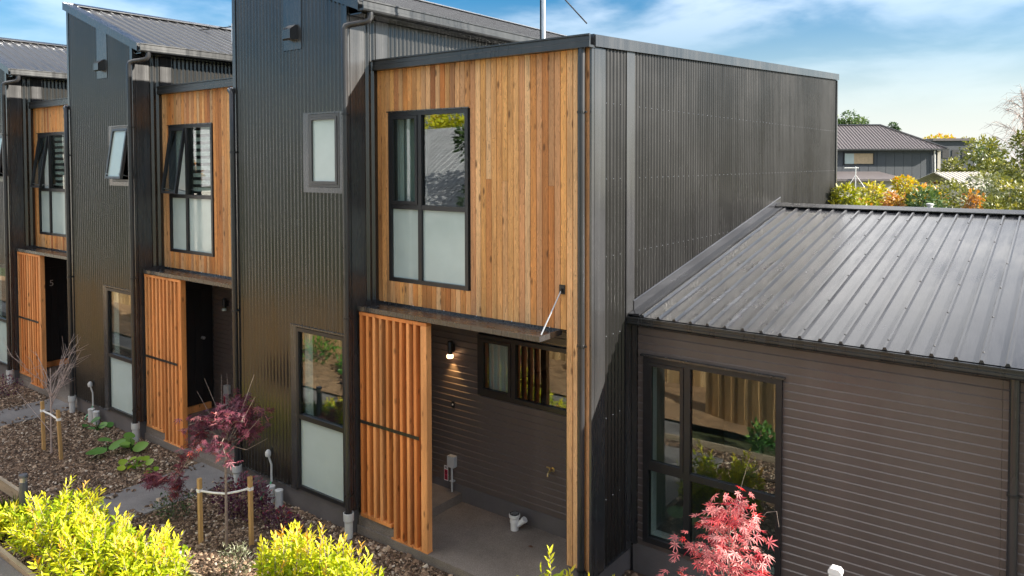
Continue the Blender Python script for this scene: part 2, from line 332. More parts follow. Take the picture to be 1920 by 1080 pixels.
# bark chips strewn over the beds
def chips(n, boxes, zfun):
    area = np.array([(b[1] - b[0]) * (b[3] - b[2]) for b in boxes]); idx = RNG.choice(len(boxes), n, p=area / area.sum())
    bx = np.array(boxes)[idx]; px = bx[:, 0] + .02 + RNG.random(n) * (bx[:, 1] - bx[:, 0] - .04); py = bx[:, 2] + .03 + RNG.random(n) * (bx[:, 3] - bx[:, 2] - .06)
    L = RNG.gamma(3.2, .0052, n).clip(.005, .05); Wd = L * RNG.uniform(.3, .8, n); T = RNG.uniform(.003, .008, n)
    base = np.array([(-1, -1, -1), (1, -1, -1), (1, 1, -1), (-1, 1, -1), (-.9, -.8, 1), (.8, -.9, 1), (.9, .8, 1), (-.8, .9, 1)], float)
    v = base[None] * np.stack([L, Wd, T], 1)[:, None, :]
    a = RNG.random(n) * 6.283; e = RNG.normal(0, .45, n); r = RNG.normal(0, .45, n)
    def rot(v, ax, an):
        c, s = np.cos(an)[:, None], np.sin(an)[:, None]; i, j = [(1, 2), (0, 2), (0, 1)][ax]; o = v.copy()
        o[:, :, i] = c * v[:, :, i] - s * v[:, :, j]; o[:, :, j] = s * v[:, :, i] + c * v[:, :, j]; return o
    v = rot(rot(rot(v, 0, r), 1, e), 2, a); v += np.stack([px, py, zfun[idx] + RNG.uniform(.0, .016, n)], 1)[:, None, :]
    f = np.array([(4, 5, 6, 7), (0, 1, 5, 4), (1, 2, 6, 5), (2, 3, 7, 6), (3, 0, 4, 7)])
    F = (f[None] + 8 * np.arange(n)[:, None, None]).reshape(-1, 4)
    return npmesh('bark_mulch', v.reshape(-1, 3), F, m_mulch, np.repeat(RNG.random(n) ** 1.3, 8))
def npmesh(name, V, F, mt, tint=None, smooth=False):
    me = D.meshes.new(name); k = F.shape[1]
    me.vertices.add(len(V)); me.vertices.foreach_set('co', np.asarray(V, np.float32).ravel())
    me.loops.add(F.size); me.loops.foreach_set('vertex_index', F.astype(np.int32).ravel())
    me.polygons.add(len(F)); me.polygons.foreach_set('loop_start', np.arange(0, F.size, k, dtype=np.int32)); me.polygons.foreach_set('loop_total', np.full(len(F), k, np.int32))
    me.update(calc_edges=True); me.materials.append(mt)
    if tint is not None:
        at = me.attributes.new('tint', 'FLOAT', 'POINT'); at.data.foreach_set('value', np.asarray(tint, np.float32))
    if smooth: me.shade_smooth()
    return me
CH = BEDS + [(-17.2, 7.0, -3.33, -2.68), (-.25, 7.0, -2.5, YB)]
sp_ = obj('bark_mulch', chips(420, [(-6.78, -6.55, -2.6, -.45), (-6.05, -5.78, -2.2, -.45), (-1.35, -1.1, -2.2, -.45), (-12.2, -11.9, -2.4, -.5), (-11.4, -11.2, -2.4, -.5)], np.array([G + .024] * 5))); sp_['kind'] = 'stuff'; sp_['label'] = 'stray bark chips spilled on the path edges'
o = obj('bark_mulch', chips(110000, CH, np.array([G, G, G, G - .05, G]))); o['kind'] = 'stuff'; o['label'] = 'brown bark chip mulch covering the garden beds'

# ------------------------------------------------------------------ house parts
def room(parent, x0, x1, z0, z1, y, depth=2.2):
    mb = MB(); yb = y + depth
    mb.quad((x0, y, z0), (x1, y, z0), (x1, yb, z0), (x0, yb, z0)); mb.quad((x0, y, z1), (x1, y, z1), (x1, yb, z1), (x0, yb, z1))
    mb.quad((x0, y, z0), (x0, yb, z0), (x0, yb, z1), (x0, y, z1)); mb.quad((x1, y, z0), (x1, yb, z0), (x1, yb, z1), (x1, y, z1)); mb.quad((x0, yb, z0), (x1, yb, z0), (x1, yb, z1), (x0, yb, z1))
    part('room_lining', mb, m_room, parent)
def window(parent, x0, x1, z0, z1, y, cols=(), rows=(), frost=(), sashes=(), openings=(), bar=.048, mt=None, label=None):
    """frame with mullions, one pane per light; a light named in sashes has a sash frame, one in openings hangs out from its top edge"""
    mt = mt or m_frame; f = MB(); ya, yb = y - .018, y + .07
    f.box(x0, x0 + bar, ya, yb, z0, z1).box(x1 - bar, x1, ya, yb, z0, z1).box(x0 + bar, x1 - bar, ya, yb, z0, z0 + bar).box(x0 + bar, x1 - bar, ya, yb, z1 - bar, z1)
    X = [x0 + bar] + [c for c in cols] + [x1 - bar]; Zs = [z0 + bar] + [c for c in rows] + [z1 - bar]
    h = bar * .5 + .006
    for c in cols: f.box(c - h, c + h, ya + .003, yb - .003, z0 + bar, z1 - bar)
    for r in rows:
        e = [x0 + bar] + sum([[c - h, c + h] for c in cols], []) + [x1 - bar]
        for i in range(0, len(e), 2): f.box(e[i], e[i + 1], ya + .005, yb - .005, r - h, r + h)
    w = part('window', f, mt, parent)
    if label: w['label'] = label
    for i in range(len(X) - 1):
        for j in range(len(Zs) - 1):
            a, b = X[i] + (h if i else 0), X[i + 1] - (h if i < len(X) - 2 else 0); c, d = Zs[j] + (h if j else 0), Zs[j + 1] - (h if j < len(Zs) - 2 else 0)
            gm = m_frost if (i, j) in frost else m_glass
            if (i, j) in sashes or (i, j) in openings:
                s = .042; sh = MB(); A, B, Cc, Dd = 0, b - a, -(d - c), 0
                sh.box(A + .003, A + s, -.03, .022, Cc + .003, Dd - .003).box(B - s, B - .003, -.03, .022, Cc + .003, Dd - .003).box(A + s, B - s, -.03, .022, Cc + .003, Cc + s).box(A + s, B - s, -.03, .022, Dd - s, Dd - .003)
                pn = MB().box(A + s, B - s, -.004, .002, Cc + s, Dd - s)
                so_ = part('sash', sh, mt, w, loc=(a, y + .004, d)); po = part('pane', pn, gm, w, loc=(a, y + .004, d))
                if (i, j) in openings:
                    so_.rotation_euler = (R(-9), 0, 0); po.rotation_euler = (R(-9), 0, 0)
                    st = MB().tube([(a + .05, y + .03, c + .05), (a + .05, y - .16, c + .10)], .008, 6).tube([(b - .05, y + .03, c + .05), (b - .05, y - .16, c + .10)], .008, 6)
                    part('window_stay', st, m_galv, w)
            else:
                part('pane', MB().box(a, b, y + .018, y + .024, c, d), gm, w)
    return w
def bracketed_pipe(parent, pts, zs, r=.041):
    dp = part('downpipe', MB().tube(pts, r, 14), m_pipe, parent, smooth=True)
    x, y = pts[-1][0], pts[-1][1]
    for z in zs:
        b = MB().tube([(x, y, z - .012), (x, y, z + .012)], r + .006, 14).box(x - .012, x + .012, y + r, y + r + .035, z - .012, z + .012).box(x + r, x + r + .028, y - .006, y + .006, z - .008, z + .008)
        part('pipe_bracket', b, m_dark, dp)
    return dp
def board_v(h, w):
    def mk(m): m.ext([(0, .02), (0, .008), (.005, 0), (w - .005, 0), (w - .0012, .008), (w - .0012, .02)], 'z', 0, h)
    return mk
def wboard(L, h=.087):
    def mk(m): m.ext([(.020, 0), (.0095, 0), (.0, h - .0105), (.0, h - .010), (.010, h - .0005), (.020, h - .0005)], 'x', 0, L)
    return mk
def weatherboards(parent, x0, x1, z0, z1, y, ops=(), joints=(), pitch=.087):
    z = z0; r = 0
    while z < z1 - .02:
        h = min(pitch, z1 - z); segs = [(x0, x1)]
        for (a, b, c, d) in ops:
            if c < z + h * .5 < d: segs = [s for u, w in segs for s in ((u, min(w, a)), (max(u, b), w)) if s[1] - s[0] > .01]
        out = []
        for u, w in segs:
            js = [j + .6 * (r % 3) for j in joints if u + .3 < j + .6 * (r % 3) < w - .3]; e = [u] + js + [w]; out += list(zip(e[:-1], e[1:]))
        for u, w in out: piece('weatherboard', (w - u, h), wboard(w - u - .001, h), m_wb, parent, (u, y, z))
        z += pitch; r += 1
def cedar_wall(parent, x0, x1, z0, z1, ops=(), low=None, y=0.0):
    """vertical cedar boards, each its own piece; low(x) gives boards that run further down"""
    x = x0; k = 0
    while x < x1 - .015:
        w = min(.0795 if k % 5 else .0800, x1 - x); zb = low(x + w / 2) if low else z0
        for (u, v) in cut(0, 0, zb, z1, ops, x + w / 2):
            rr = random.random()
            if v - u > 2.2 and rr < .16:
                c = u + (v - u) * (.3 + .5 * random.random()); iv = [(u, c - .001), (c + .001, v)]
            else: iv = [(u, v)]
            for a, b in iv: piece('cedar_board', (b - a, w), board_v(b - a, w), m_cedar, parent, (x, y - .02 + random.uniform(-.0012, .0012), a))
        x += w; k += 1
def slat_screen(parent):
    y0 = -.413; x0, xn, x1 = -3.066, -2.51, -1.895; zt = 2.305; zl = -.322; zb = -.478
    sc = part('slat_screen', MB().box(x0, x1, y0, y0 + .09, zt - .042, zt), m_fir, parent)
    part('bottom_rail', MB().box(x0, xn, y0, y0 + .09, zl, zl + .042), m_fir, sc); part('bottom_rail', MB().box(xn + .001, x1, y0, y0 + .09, zb, zb + .042), m_fir, sc)
    part('strap', MB().box(x0 + .01, -2.02, y0 - .006, y0 - .0005, .885, .925), m_dark, sc)
    n = 10; pitch = (x1 - .105 - x0) / 9.0
    for i in range(n):
        x = x0 + .004 + i * pitch; w = .046 if i < n - 1 else .098
        z = zl + .042 if x < xn - .03 else zb + .042
        if i == n - 1: w = x1 - x - .003
        h = zt - .042 - z
        def mk(m, w=w, h=h): m.ext([(0, .004), (.004, 0), (w - .004, 0), (w, .004), (w, .086), (0, .086)], 'z', 0, h)
        piece('slat', (h, w), mk, m_fir, sc, (x, y0 + .002, z))
    return sc
def canopy(parent, x0, x1, rod=True):
    y0 = -.425; z0, z1 = 2.318, 2.372
    m = MB().box(x0, x1, y0, y0 + .012, z0, z1 + .004)                      # front lip
    m.box(x1 - .012, x1, y0 + .012, -.002, z0, z1 + .004).box(x0, x0 + .01, y0 + .012, -.002, z0, z1 + .03)
    m.box(x0 + .01, x1 - .012, y0 + .012, -.012, z1 - .03, z1 - .018)       # tray
    m.box(x0 + .01, x1 - .012, y0 + .05, -.012, z0 + .002, z0 + .012)
    m.box(x0 + .01, x1 - .012, -.012, -.004, z1 - .03, z1 + .05)            # upstand against the boards
    c = part('canopy', m, m_flash, parent)
    for i in range(6):
        x = x0 + .1 + (x1 - x0 - .25) * i / 5
        piece('bolt', (1,), lambda q: q.lathe([(.009, 0), (.009, .006), (.004, .010)], 0, 0, 8), m_galv, c, (x, -.013, z1 + .012)).rotation_euler = (R(90), 0, 0)
    if rod:
        part('bracket_plate', MB().box(-.275, -.205, -.034, -.021, 2.77, 2.87).box(-.25, -.23, -.06, -.034, 2.785, 2.83), m_dark, c)
        part('tension_rod', MB().tube([(-.24, -.055, 2.80), (-.262, y0 + .03, 2.39)], .0075, 8), m_galv, c, smooth=True)
    return c
def zt(x): return 6.17 + .369 * (-2.80 - x)
def house(end, label):
    h = thing('terrace_house', (0, 0, G), label, 'terrace house', 'black terrace houses in a row')
    BK = 9.0
    xe = .10 if end else XL + PER - .004          # right end of the cedar box
    # tall corrugated volume
    part('plinth', MB().box(XL + .03, XR - .03, YC + .03, YB + 1, G - .15, -.215), m_conc, h)
    up = (-4.012, -3.225, 3.805, 4.850); lo = (-4.335, -3.205, -.3, 1.985); ve = (-4.415, -4.035, 5.70, 9)
    part('front_cladding', corr(MB(), 'x', XL + .07, XR - .065, YC, -.245, lambda x: zt(x) - .12, (up, lo, ve)), m_black, h, smooth=True)
    part('corner_flashing', MB().box(XL, XL + .075, YC - .014, YC + .09, -.245, zt(XL) - .128), m_flash, h)
    part('corner_flashing', MB().box(XR - .07, XR + .004, YC - .014, YC + .03, -.245, zt(XR) - .128), m_flash, h)
    part('base_flashing', MB().box(XL + .08, lo[0], YC - .012, YC + .02, -.262, -.247), m_flash, h)
    part('vent_panel', MB().ext([(ve[0], 5.705), (ve[1], 5.705), (ve[1], zt(ve[1]) - .13), (ve[0], zt(ve[0]) - .13)], 'y', YC - .010, YC + .02), m_flash, h)
    v = MB(); vx0, vx1, vz0, vz1 = -4.29, -4.12, 5.82, 6.03
    v.ext([(YC - .012, vz0 + .02), (YC - .10, vz0), (YC - .125, vz0 + .02), (YC - .125, vz1 - .07), (YC - .03, vz1), (YC - .012, vz1)], 'x', vx0, vx1)
    cw = part('vent_cowl', v, m_flash, h)
    part('mounting_plate', MB().box(vx0 - .05, vx1 + .02, YC - .0118, YC - .0105, vz0 - .02, vz1 + .01), m_flash, cw)
    part('side_cladding', MB().box(XL - .004, XL + .03, YC + .095, BK, -.25, zt(XL) - .13), m_black, h)
    part('rear_wall', MB().box(XL + .03, xe, BK, BK + .05, -.25, 5.4), m_black, h)
    part('rear_wall', MB().ext([(XL + .03, 5.41), (XR, 5.41), (XR, zt(XR) - .13), (XL + .03, zt(XL) - .13)], 'y', BK, BK + .05), m_black, h)
    # return wall facing the porch side
    ztop = 6.03
    part('corner_flashing', MB().box(XR - .02, XR + .012, YC + .034, -.245, -.25, ztop), m_flash, h)
    part('return_cladding', corr(MB(), 'y', -.245, -.05, XR, 2.36, ztop, amp=.014, pitch=.095), m_black, h, smooth=True)
    part('apron_flashing', MB().box(XR - .01, XR + .016, -.05, .15, 5.44, ztop), m_flash, h)
    part('return_cladding', MB().box(XR - .03, XR + .006, -.05, .1, 2.34, 5.43), m_black, h)
    part('upper_side_cladding', corr(MB(), 'y', .152, BK, XR, 5.40, ztop, amp=.012, pitch=.0762), m_black, h, smooth=True)
    # roof of the tall volume
    xa, xb = XL - .02, -2.83
    part('roof', ribroof(MB(), YC + .12, BK, (xb, zt(xb) - .035), (xa, zt(xa) - .035), 'y', start=.02), m_roof2, h)
    bg_ = MB().ext([(xa, zt(xa) - .135), (xb - .03, zt(xb - .03) - .13), (xb - .03, zt(xb - .03) + .004), (xa, zt(xa) + .004)], 'y', YC - .062, YC - .046)
    bg_.ext([(xa, zt(xa) - .012), (xb - .03, zt(xb - .03) - .012), (xb - .03, zt(xb - .03) + .004), (xa, zt(xa) + .004)], 'y', YC - .046, YC + .125)
    part('barge_flashing', bg_, m_flash, h)
    rf = MB().box(xa - .02, xa - .004, YC - .06, BK, zt(xa) - .135, zt(xa) + .018).ext([(xa - .004, zt(xa) + .018), (xa - .004, zt(xa) + .006), (xa + .17, zt(xa + .17) + .004), (xa + .17, zt(xa + .17) + .016)], 'y', YC + .13, BK)
    part('ridge_flashing', rf, m_flash, h)
    g0 = -2.885
    part('gutter', MB().ext([(g0, 6.055), (g0 + .10, 6.055), (g0 + .112, 6.075), (g0 + .112, 6.105), (g0 + .104, 6.112), (g0 + .104, 6.165), (g0 + .118, 6.172), (g0 + .118, 6.188), (g0 + .092, 6.188), (g0 + .092, 6.08), (g0 + .01, 6.08), (g0 + .01, 6.19), (g0, 6.19)], 'y', YC - .045, BK), m_gut, h)
    part('eave_soffit', MB().box(XR + .02, g0 - .002, YC + .02, BK, 6.035, 6.05), m_black, h)
    px, py = -3.085, YC - .085
    bracketed_pipe(h, [(-2.83, -.40, 6.06), (-2.83, -.40, 5.99), (-2.845, -.415, 5.955), (-2.88, -.44, 5.935), (px + .06, py + .05, 5.905), (px + .015, py + .012, 5.885), (px, py, 5.84), (px, py, 5.0), (px, py, -.30)], (4.80, 2.25, .0))
    # windows of the tall volume
    cf = MB().box(up[0], -3.93 + .025, YC - .014, YC + .03, up[2], up[3]).box(-3.905, up[1], YC - .014, YC + .03, up[2], up[2] + .07).box(-3.28, up[1], YC - .014, YC + .03, up[2] + .07, up[3]).box(-3.905, -3.28, YC - .014, YC + .03, up[3] - .02, up[3])
    part('window_flashing', cf, m_flash, h)
    w = window(h, -3.90, -3.285, 3.88, 4.825, YC, sashes=() if not end else ((0, 0),), openings=() if end else ((0, 0),), frost=((0, 0),), bar=.034, mt=m_bronze)
    cf = MB().box(lo[0], -4.215, YC - .014, YC + .03, -.255, lo[3]).box(-4.335, lo[1], YC - .022, YC + .03, lo[3] + .0005, lo[3] + .022)
    part('window_flashing', cf, m_flash, h)
    window(h, -4.21, -3.21, -.225, 1.975, YC, rows=(.765,), frost=((0, 0),), bar=.05)
    room(h, -4.25, -3.17, -.2, 2.05, YC + .075); 
    part('curtain', MB().ext([(-4.15 + .028 * i, YC + .085 + .018 * (i % 2)) for i in range(6)] + [(-4.15 + .028 * i, YC + .092 + .018 * (i % 2)) for i in range(5, -1, -1)], 'z', -.1, 1.93), m_white, h)
    # cedar clad box
    cw_ = (-2.925, -1.578, 2.665, 4.838)
    bk = MB().box(XR + .01, cw_[0] + .02, .003, .06, 2.37, 5.44).box(cw_[1] - .02, xe - .01, .003, .06, 2.37, 5.44).box(cw_[0] + .02, cw_[1] - .02, .003, .06, 2.37, cw_[2] + .02).box(cw_[0] + .02, cw_[1] - .02, .003, .06, cw_[3] - .02, 5.44)
    part('backing_wall', bk, m_black, h)
    cedar_wall(h, XR + .075, (-.012 if end else xe), 2.385, 5.43, (cw_,), low=(lambda x: -.19 if x > -.215 else 2.385) if end else None)
    part('corner_board', MB().box(XR + .012, XR + .073, -.024, .0, 2.385, 5.43), m_cedar, h)
    part('window_flashing', MB().box(cw_[0] - .02, cw_[1] + .02, -.036, .0, cw_[3] + .0005, cw_[3] + .014), m_flash, h)
    win = window(h, *cw_, -.004, cols=(-2.372,), rows=(3.632,), frost=((0, 0), (1, 0)), sashes=((0, 1),) if end else (), openings=() if end else ((0, 1),), bar=.05)
    room(h, -2.96, -1.54, 2.6, 4.9, .075)
    if end:
        part('curtain', MB().ext([(-2.865 + .02 * i, .085 + .012 * (i % 2)) for i in range(7)] + [(-2.865 + .02 * i, .092 + .012 * (i % 2)) for i in range(6, -1, -1)], 'z', 2.68, 4.80), m_white, h)
        part('roller_blind', MB().box(-2.74, -2.36, .10, .104, 3.60, 4.78), m_blind, h)
    else:
        part('curtain', MB().ext([(-2.87 + .028 * i, .085 + .014 * (i % 2)) for i in range(17)] + [(-2.87 + .028 * i, .092 + .014 * (i % 2)) for i in range(16, -1, -1)], 'z', 2.68, 4.80), m_white, h)
        zb = MB()
        for i in range(9): zb.box(-2.33, -1.64, .085, .089, 3.72 + .12 * i, 3.72 + .12 * i + .065)
        part('zebra_blind', zb, m_white, h)
    part('gutter', MB().ext([(-.114, 5.385), (-.002, 5.385), (-.002, 5.53), (-.012, 5.53), (-.012, 5.41), (-.09, 5.41), (-.09, 5.522), (-.120, 5.522), (-.120, 5.505), (-.108, 5.498), (-.108, 5.452), (-.114, 5.445)], 'x', XR + .02, (.150 if end else xe)), m_gut, h)
    part('lower_roof', MB().ext([(.0, 5.455), (BK, 5.455 + .05 * BK), (BK, 5.47 + .05 * BK), (.0, 5.47)], 'x', XR + .02, xe), m_roof2, h)
    # porch
    part('porch_soffit', MB().box(XR + .02, xe - .02, .062, YB, 2.35, 2.368), m_wb, h)
    pw = (-2.158, -.60, 1.102, 1.915)
    weatherboards(h, XR + .03, xe - .03 if not end else .0, -.228, 2.35, YB, (pw,) if end else ())
    part('backing_wall', MB().box(XR, (pw[0] + .02 if end else xe), YB + .018, YB + .06, -.25, 2.36) if end else MB().box(XR, xe, YB + .018, YB + .06, -.25, 2.36), m_black, h)
    part('plinth', MB().box(XR + .02, xe - .02, YB + .012, YB + .3, G - .1, -.232), m_conc, h)
    if end:
        part('backing_wall', MB().box(pw[0] + .02, xe, YB + .018, YB + .06, -.25, pw[2] + .02).box(pw[0] + .02, xe, YB + .018, YB + .06, pw[3] - .02, 2.36).box(pw[1] - .02, xe, YB + .018, YB + .06, pw[2] + .02, pw[3] - .02), m_black, h)
        window(h, pw[0], pw[1], pw[2], pw[3], YB - .012, cols=(-1.565,), sashes=((0, 0),), bar=.055)
        room(h, pw[0] - .05, pw[1] + .05, pw[2] - .05, pw[3] + .05, YB + .075)
        part('curtain', MB().ext([(-2.06 + .012 * i, YB + .10 + .02 * math.sin(i * .75)) for i in range(40)] + [(-2.06 + .012 * i, YB + .108 + .02 * math.sin(i * .75)) for i in range(39, -1, -1)], 'z', 1.12, 1.90), m_white, h)
    part('entry_wall', MB().box(XR - .03, XR + .0, -.36, YB + .01, -.33, 2.33), m_door, h)
    d = MB(); 
    for i in range(7): d.box(XR + .001, XR + .016, -.14 + .133 * i, -.14 + .133 * i + .130, -.19, 1.88)
    dr_ = part('door', d, m_door, h)
    part('handle', MB().lathe([(.028, 0), (.028, .01), (.012, .014), (.012, .035), (.03, .042), (.03, .06), (.02, .07)], 0, 0, 12), m_galv, dr_, smooth=True, loc=(XR + .016, .66, 1.0)).rotation_euler = (0, R(90), 0)
    part('door_sill', MB().box(XR + .001, XR + .06, -.2, .80, -.33, -.215), m_fir, h)
    part('door_step', MB().box(XR + .004, -2.48, -.395, YB + .01, -.453, -.335), m_slab, h)
    part('step_riser', MB().box(XR + .004, -2.482, -.398, -.33, G - .1, -.4555), m_slab, h)
    canopy(h, XR + .014, (-.262 if end else xe - .01), rod=end)
    slat_screen(h)
    if not end:
        x = XL + PER + .068; y = YC - .072
        bracketed_pipe(h, [(xe - .06, -.10, 5.39), (xe - .06, -.10, 5.33), (xe - .075, -.16, 5.29), (XL + PER - .07, -.46, 5.26), (XL + PER - .02, y + .02, 5.25), (x - .03, y, 5.235), (x, y, 5.19), (x, y, 4.5), (x, y, -.30)], (4.35, 2.05, .1))
    else:
        part('end_board', MB().box(.057, .098, -.022, .0, -.19, 5.385), m_cedar, h)
        part('end_board', MB().box(-.010, .055, -.012, .0, -.19, 5.385), m_cedar, h)
        part('wing_wall', MB().box(-.205, .10, .003, YB, -.20, 2.35), m_black, h)
        part('plinth', MB().box(-.20, .095, .02, YB + 1.5, G - .1, -.205), m_conc, h)
        part('corner_flashing', MB().box(.0985, .125, -.022, .035, -.25, 5.40), m_flash, h)
        bracketed_pipe(h, [(.022, -.055, 5.40), (.022, -.063, 5.2), (.022, -.063, 3.0), (.022, -.063, -.42)], (4.72, 2.25, -.16))
        def sp(y): return 5.40 + .051 * y
        XS = .114
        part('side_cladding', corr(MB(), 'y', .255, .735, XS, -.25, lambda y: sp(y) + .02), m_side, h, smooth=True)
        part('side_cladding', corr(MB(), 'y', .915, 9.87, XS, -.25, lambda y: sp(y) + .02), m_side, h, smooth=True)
        part('corner_flashing', MB().box(XS - .02, XS + .014, .036, .258, -.25, sp(.03)), m_flash, h)
        part('junction_flashing', MB().box(XS - .02, XS + .016, .732, .918, -.25, sp(.8)), m_flash, h)
        part('base_flashing', MB().box(XS - .02, XS + .018, .03, YB - .002, -.262, -.2505), m_flash, h)
        part('rear_corner_flashing', MB().box(XS - .05, XS + .03, 9.84, 9.91, -.25, sp(9.8) - .005), m_flash, h)
        pf = MB(); js = [-.005, 3.1, 6.3, 9.92]
        for a, b in zip(js[:-1], js[1:]):
            pf.add([(.163, a, sp(a)), (.163, b - .004, sp(b)), (.163, b - .004, sp(b) + .124), (.163, a, sp(a) + .124), (.148, a, sp(a)), (.148, b - .004, sp(b)), (.148, b - .004, sp(b) + .124), (.148, a, sp(a) + .124)], [(0, 1, 2, 3), (7, 6, 5, 4), (0, 4, 5, 1), (3, 2, 6, 7), (0, 3, 7, 4), (1, 5, 6, 2)])
            pf.add([(.1478, a, sp(a) + .108), (.1478, b - .004, sp(b) + .108), (.1478, b - .004, sp(b) + .123), (.1478, a, sp(a) + .123), (-.06, a, sp(a) + .100), (-.06, b - .004, sp(b) + .100), (-.06, b - .004, sp(b) + .115), (-.06, a, sp(a) + .115)], [(0, 1, 2, 3), (7, 6, 5, 4), (0, 4, 5, 1), (3, 2, 6, 7), (0, 3, 7, 4), (1, 5, 6, 2)])
        part('parapet_flashing', pf, m_flash, h)
        sc = MB()
        for z in (4.83, 4.012, 3.17, 2.3, 1.4, .5):
            y = .29
            while y < 9.8:
                if not .73 < y < .92: sc.add([(XS + .0085, y - .006, z), (XS + .0085, y, z - .006), (XS + .0085, y + .006, z), (XS + .0085, y, z + .006), (XS + .016, y, z)], [(0, 1, 4), (1, 2, 4), (2, 3, 4), (3, 0, 4)])
                y += .1524
        s_ = part('cladding_screws', sc, m_galv, h); s_['kind'] = 'stuff'
        # rear part of the low cedar volume
        part('rear_wall', MB().box(XR, .10, 9.86, 9.90, -.25, 5.85), m_black, h)
        part('lower_roof', MB().ext([(BK, 5.455 + .05 * BK), (9.9, 5.455 + .05 * 9.9), (9.9, 5.47 + .05 * 9.9), (BK, 5.47 + .05 * BK)], 'x', XR + .02, .06), m_roof2, h)
    return h
def copy_tree(o, parent=None):
    c = o.copy(); COL.objects.link(c); c.parent = parent
    for ch in list(o.children): copy_tree(ch, c)
    return c
hA = house(True, 'black terrace house at the row end, wide cedar wall above a porch with lit lamp')
hB = house(False, 'middle black terrace house, open window with striped blind in its cedar wall')
hC = copy_tree(hB); hC['label'] = 'farthest black terrace house, white number 5 in its dark entry'
hB.location.x -= PER; hC.location.x -= 2 * PER
# the house number on the far entry wall
fc = D.curves.new('house_number', 'FONT'); fc.body = '5'; fc.size = .19; fc.extrude = .004; fc.align_x = 'CENTER'
fo = D.objects.new('house_number', fc); COL.objects.link(fo); fo.rotation_euler = (R(90), 0, R(90)); fc.materials.append(m_wpvc)
dg = bpy.context.evaluated_depsgraph_get(); me5 = D.meshes.new_from_object(fo.evaluated_get(dg)); D.objects.remove(fo)
o5 = obj('house_number', me5, hC, (XR + .018, .268, 1.47 - G)); o5.rotation_euler = (R(90), 0, R(90))

# ------------------------------------------------------------------ single-storey house on the right
s1 = thing('single_storey_house', (3.4, YB, G), 'low brown weatherboard house with grey ribbed steel roof, right of the cedar end house', 'house')
lw = (.286, 1.838, -.135, 1.998); XE = 6.9
weatherboards(s1, .205, 3.70, -.205, 2.43, YB, (lw,), joints=())
weatherboards(s1, 3.702, XE, -.205, 2.43, YB)
part('backing_wall', MB().box(.14, lw[0] + .02, YB + .02, YB + .06, -.25, 2.43).box(lw[1] - .02, XE, YB + .02, YB + .06, -.25, 2.43).box(lw[0] + .02, lw[1] - .02, YB + .02, YB + .06, -.25, lw[2] + .02).box(lw[0] + .02, lw[1] - .02, YB + .02, YB + .06, lw[3] - .02, 2.43), m_black, s1)
part('corner_stop', MB().box(.135, .198, YB - .012, YB + .02, -.205, 2.36), m_flash, s1)
part('plinth', MB().box(.14, XE, YB + .014, YB + .3, G - .1, -.208), m_conc, s1)
part('end_wall', MB().ext([(YB, -.2), (10.9, -.2), (10.9, 2.4), (6.1, 3.38), (YB, 2.4)], 'x', XE - .05, XE), m_wb, s1)
part('rear_wall', MB().box(.2, XE - .05, 10.85, 10.9, -.2, 2.4), m_wb, s1)
window(s1, lw[0], lw[1], lw[2], lw[3], YB - .012, cols=(.815,), rows=(.74,), sashes=((0, 1),), bar=.06)
part('window_flashing', MB().box(lw[0] - .03, lw[1] + .03, YB - .05, YB + .0, lw[3] + .0005, lw[3] + .02), m_flash, s1)
room(s1, lw[0] - .05, lw[1] + .05, lw[2] - .05, lw[3] + .05, YB + .075, 2.5)
part('window_reveal', MB().box(lw[0] + .062, lw[0] + .075, YB + .06, YB + .17, lw[2] + .06, lw[3] - .06).box(lw[0] + .075, lw[1] - .06, YB + .06, YB + .17, lw[2] + .061, lw[2] + .075), m_white, s1)
RX0 = .128; ev = (.775, 2.452); rg = (6.05, 3.44)
part('roof', ribroof(MB(), RX0 + .10, XE + .1, ev, rg, 'x', start=.311, h=.027), m_roof, s1)
part('roof', ribroof(MB(), RX0 + .10, XE + .1, (11.4, 2.44), (rg[0] + .002, rg[1]), 'x', start=.311, h=.027), m_roof, s1)
part('ridge_cap', MB().ext([(rg[0] - .17, rg[1] + .002), (rg[0], rg[1] + .040), (rg[0] + .17, rg[1] + .002), (rg[0] + .17, rg[1] + .014), (rg[0] + .03, rg[1] + .06), (rg[0] - .03, rg[1] + .06), (rg[0] - .17, rg[1] + .014)], 'x', RX0 + .02, XE + .12), m_flash, s1)
ya, yb = ev[0] - .005, rg[0] + .16
sl_ = (rg[1] - ev[1]) / (rg[0] - ev[0])
def rz(y): return ev[1] + sl_ * (y - ev[0])
af = MB()
af.add([(RX0, ya + .13, rz(ya + .13) + .012), (RX0, yb, rz(yb) + .012), (RX0, yb, rz(yb) + .13), (RX0, ya + .13, rz(ya + .13) + .13), (RX0 + .012, ya + .13, rz(ya + .13) + .012), (RX0 + .012, yb, rz(yb) + .012), (RX0 + .012, yb, rz(yb) + .12), (RX0 + .012, ya + .13, rz(ya + .13) + .12)], [(0, 1, 2, 3), (4, 7, 6, 5), (3, 2, 6, 7), (0, 3, 7, 4), (1, 5, 6, 2)])
af.add([(RX0 + .012, ya, rz(ya) + .012), (RX0 + .14, ya, rz(ya) + .006), (RX0 + .14, yb, rz(yb) + .006), (RX0 + .012, yb, rz(yb) + .012), (RX0 + .012, ya, rz(ya) + .024), (RX0 + .14, ya, rz(ya) + .036), (RX0 + .14, yb, rz(yb) + .036), (RX0 + .012, yb, rz(yb) + .024)], [(0, 3, 2, 1), (4, 5, 6, 7), (0, 1, 5, 4), (1, 2, 6, 5)])
part('apron_flashing', af, m_roof, s1)
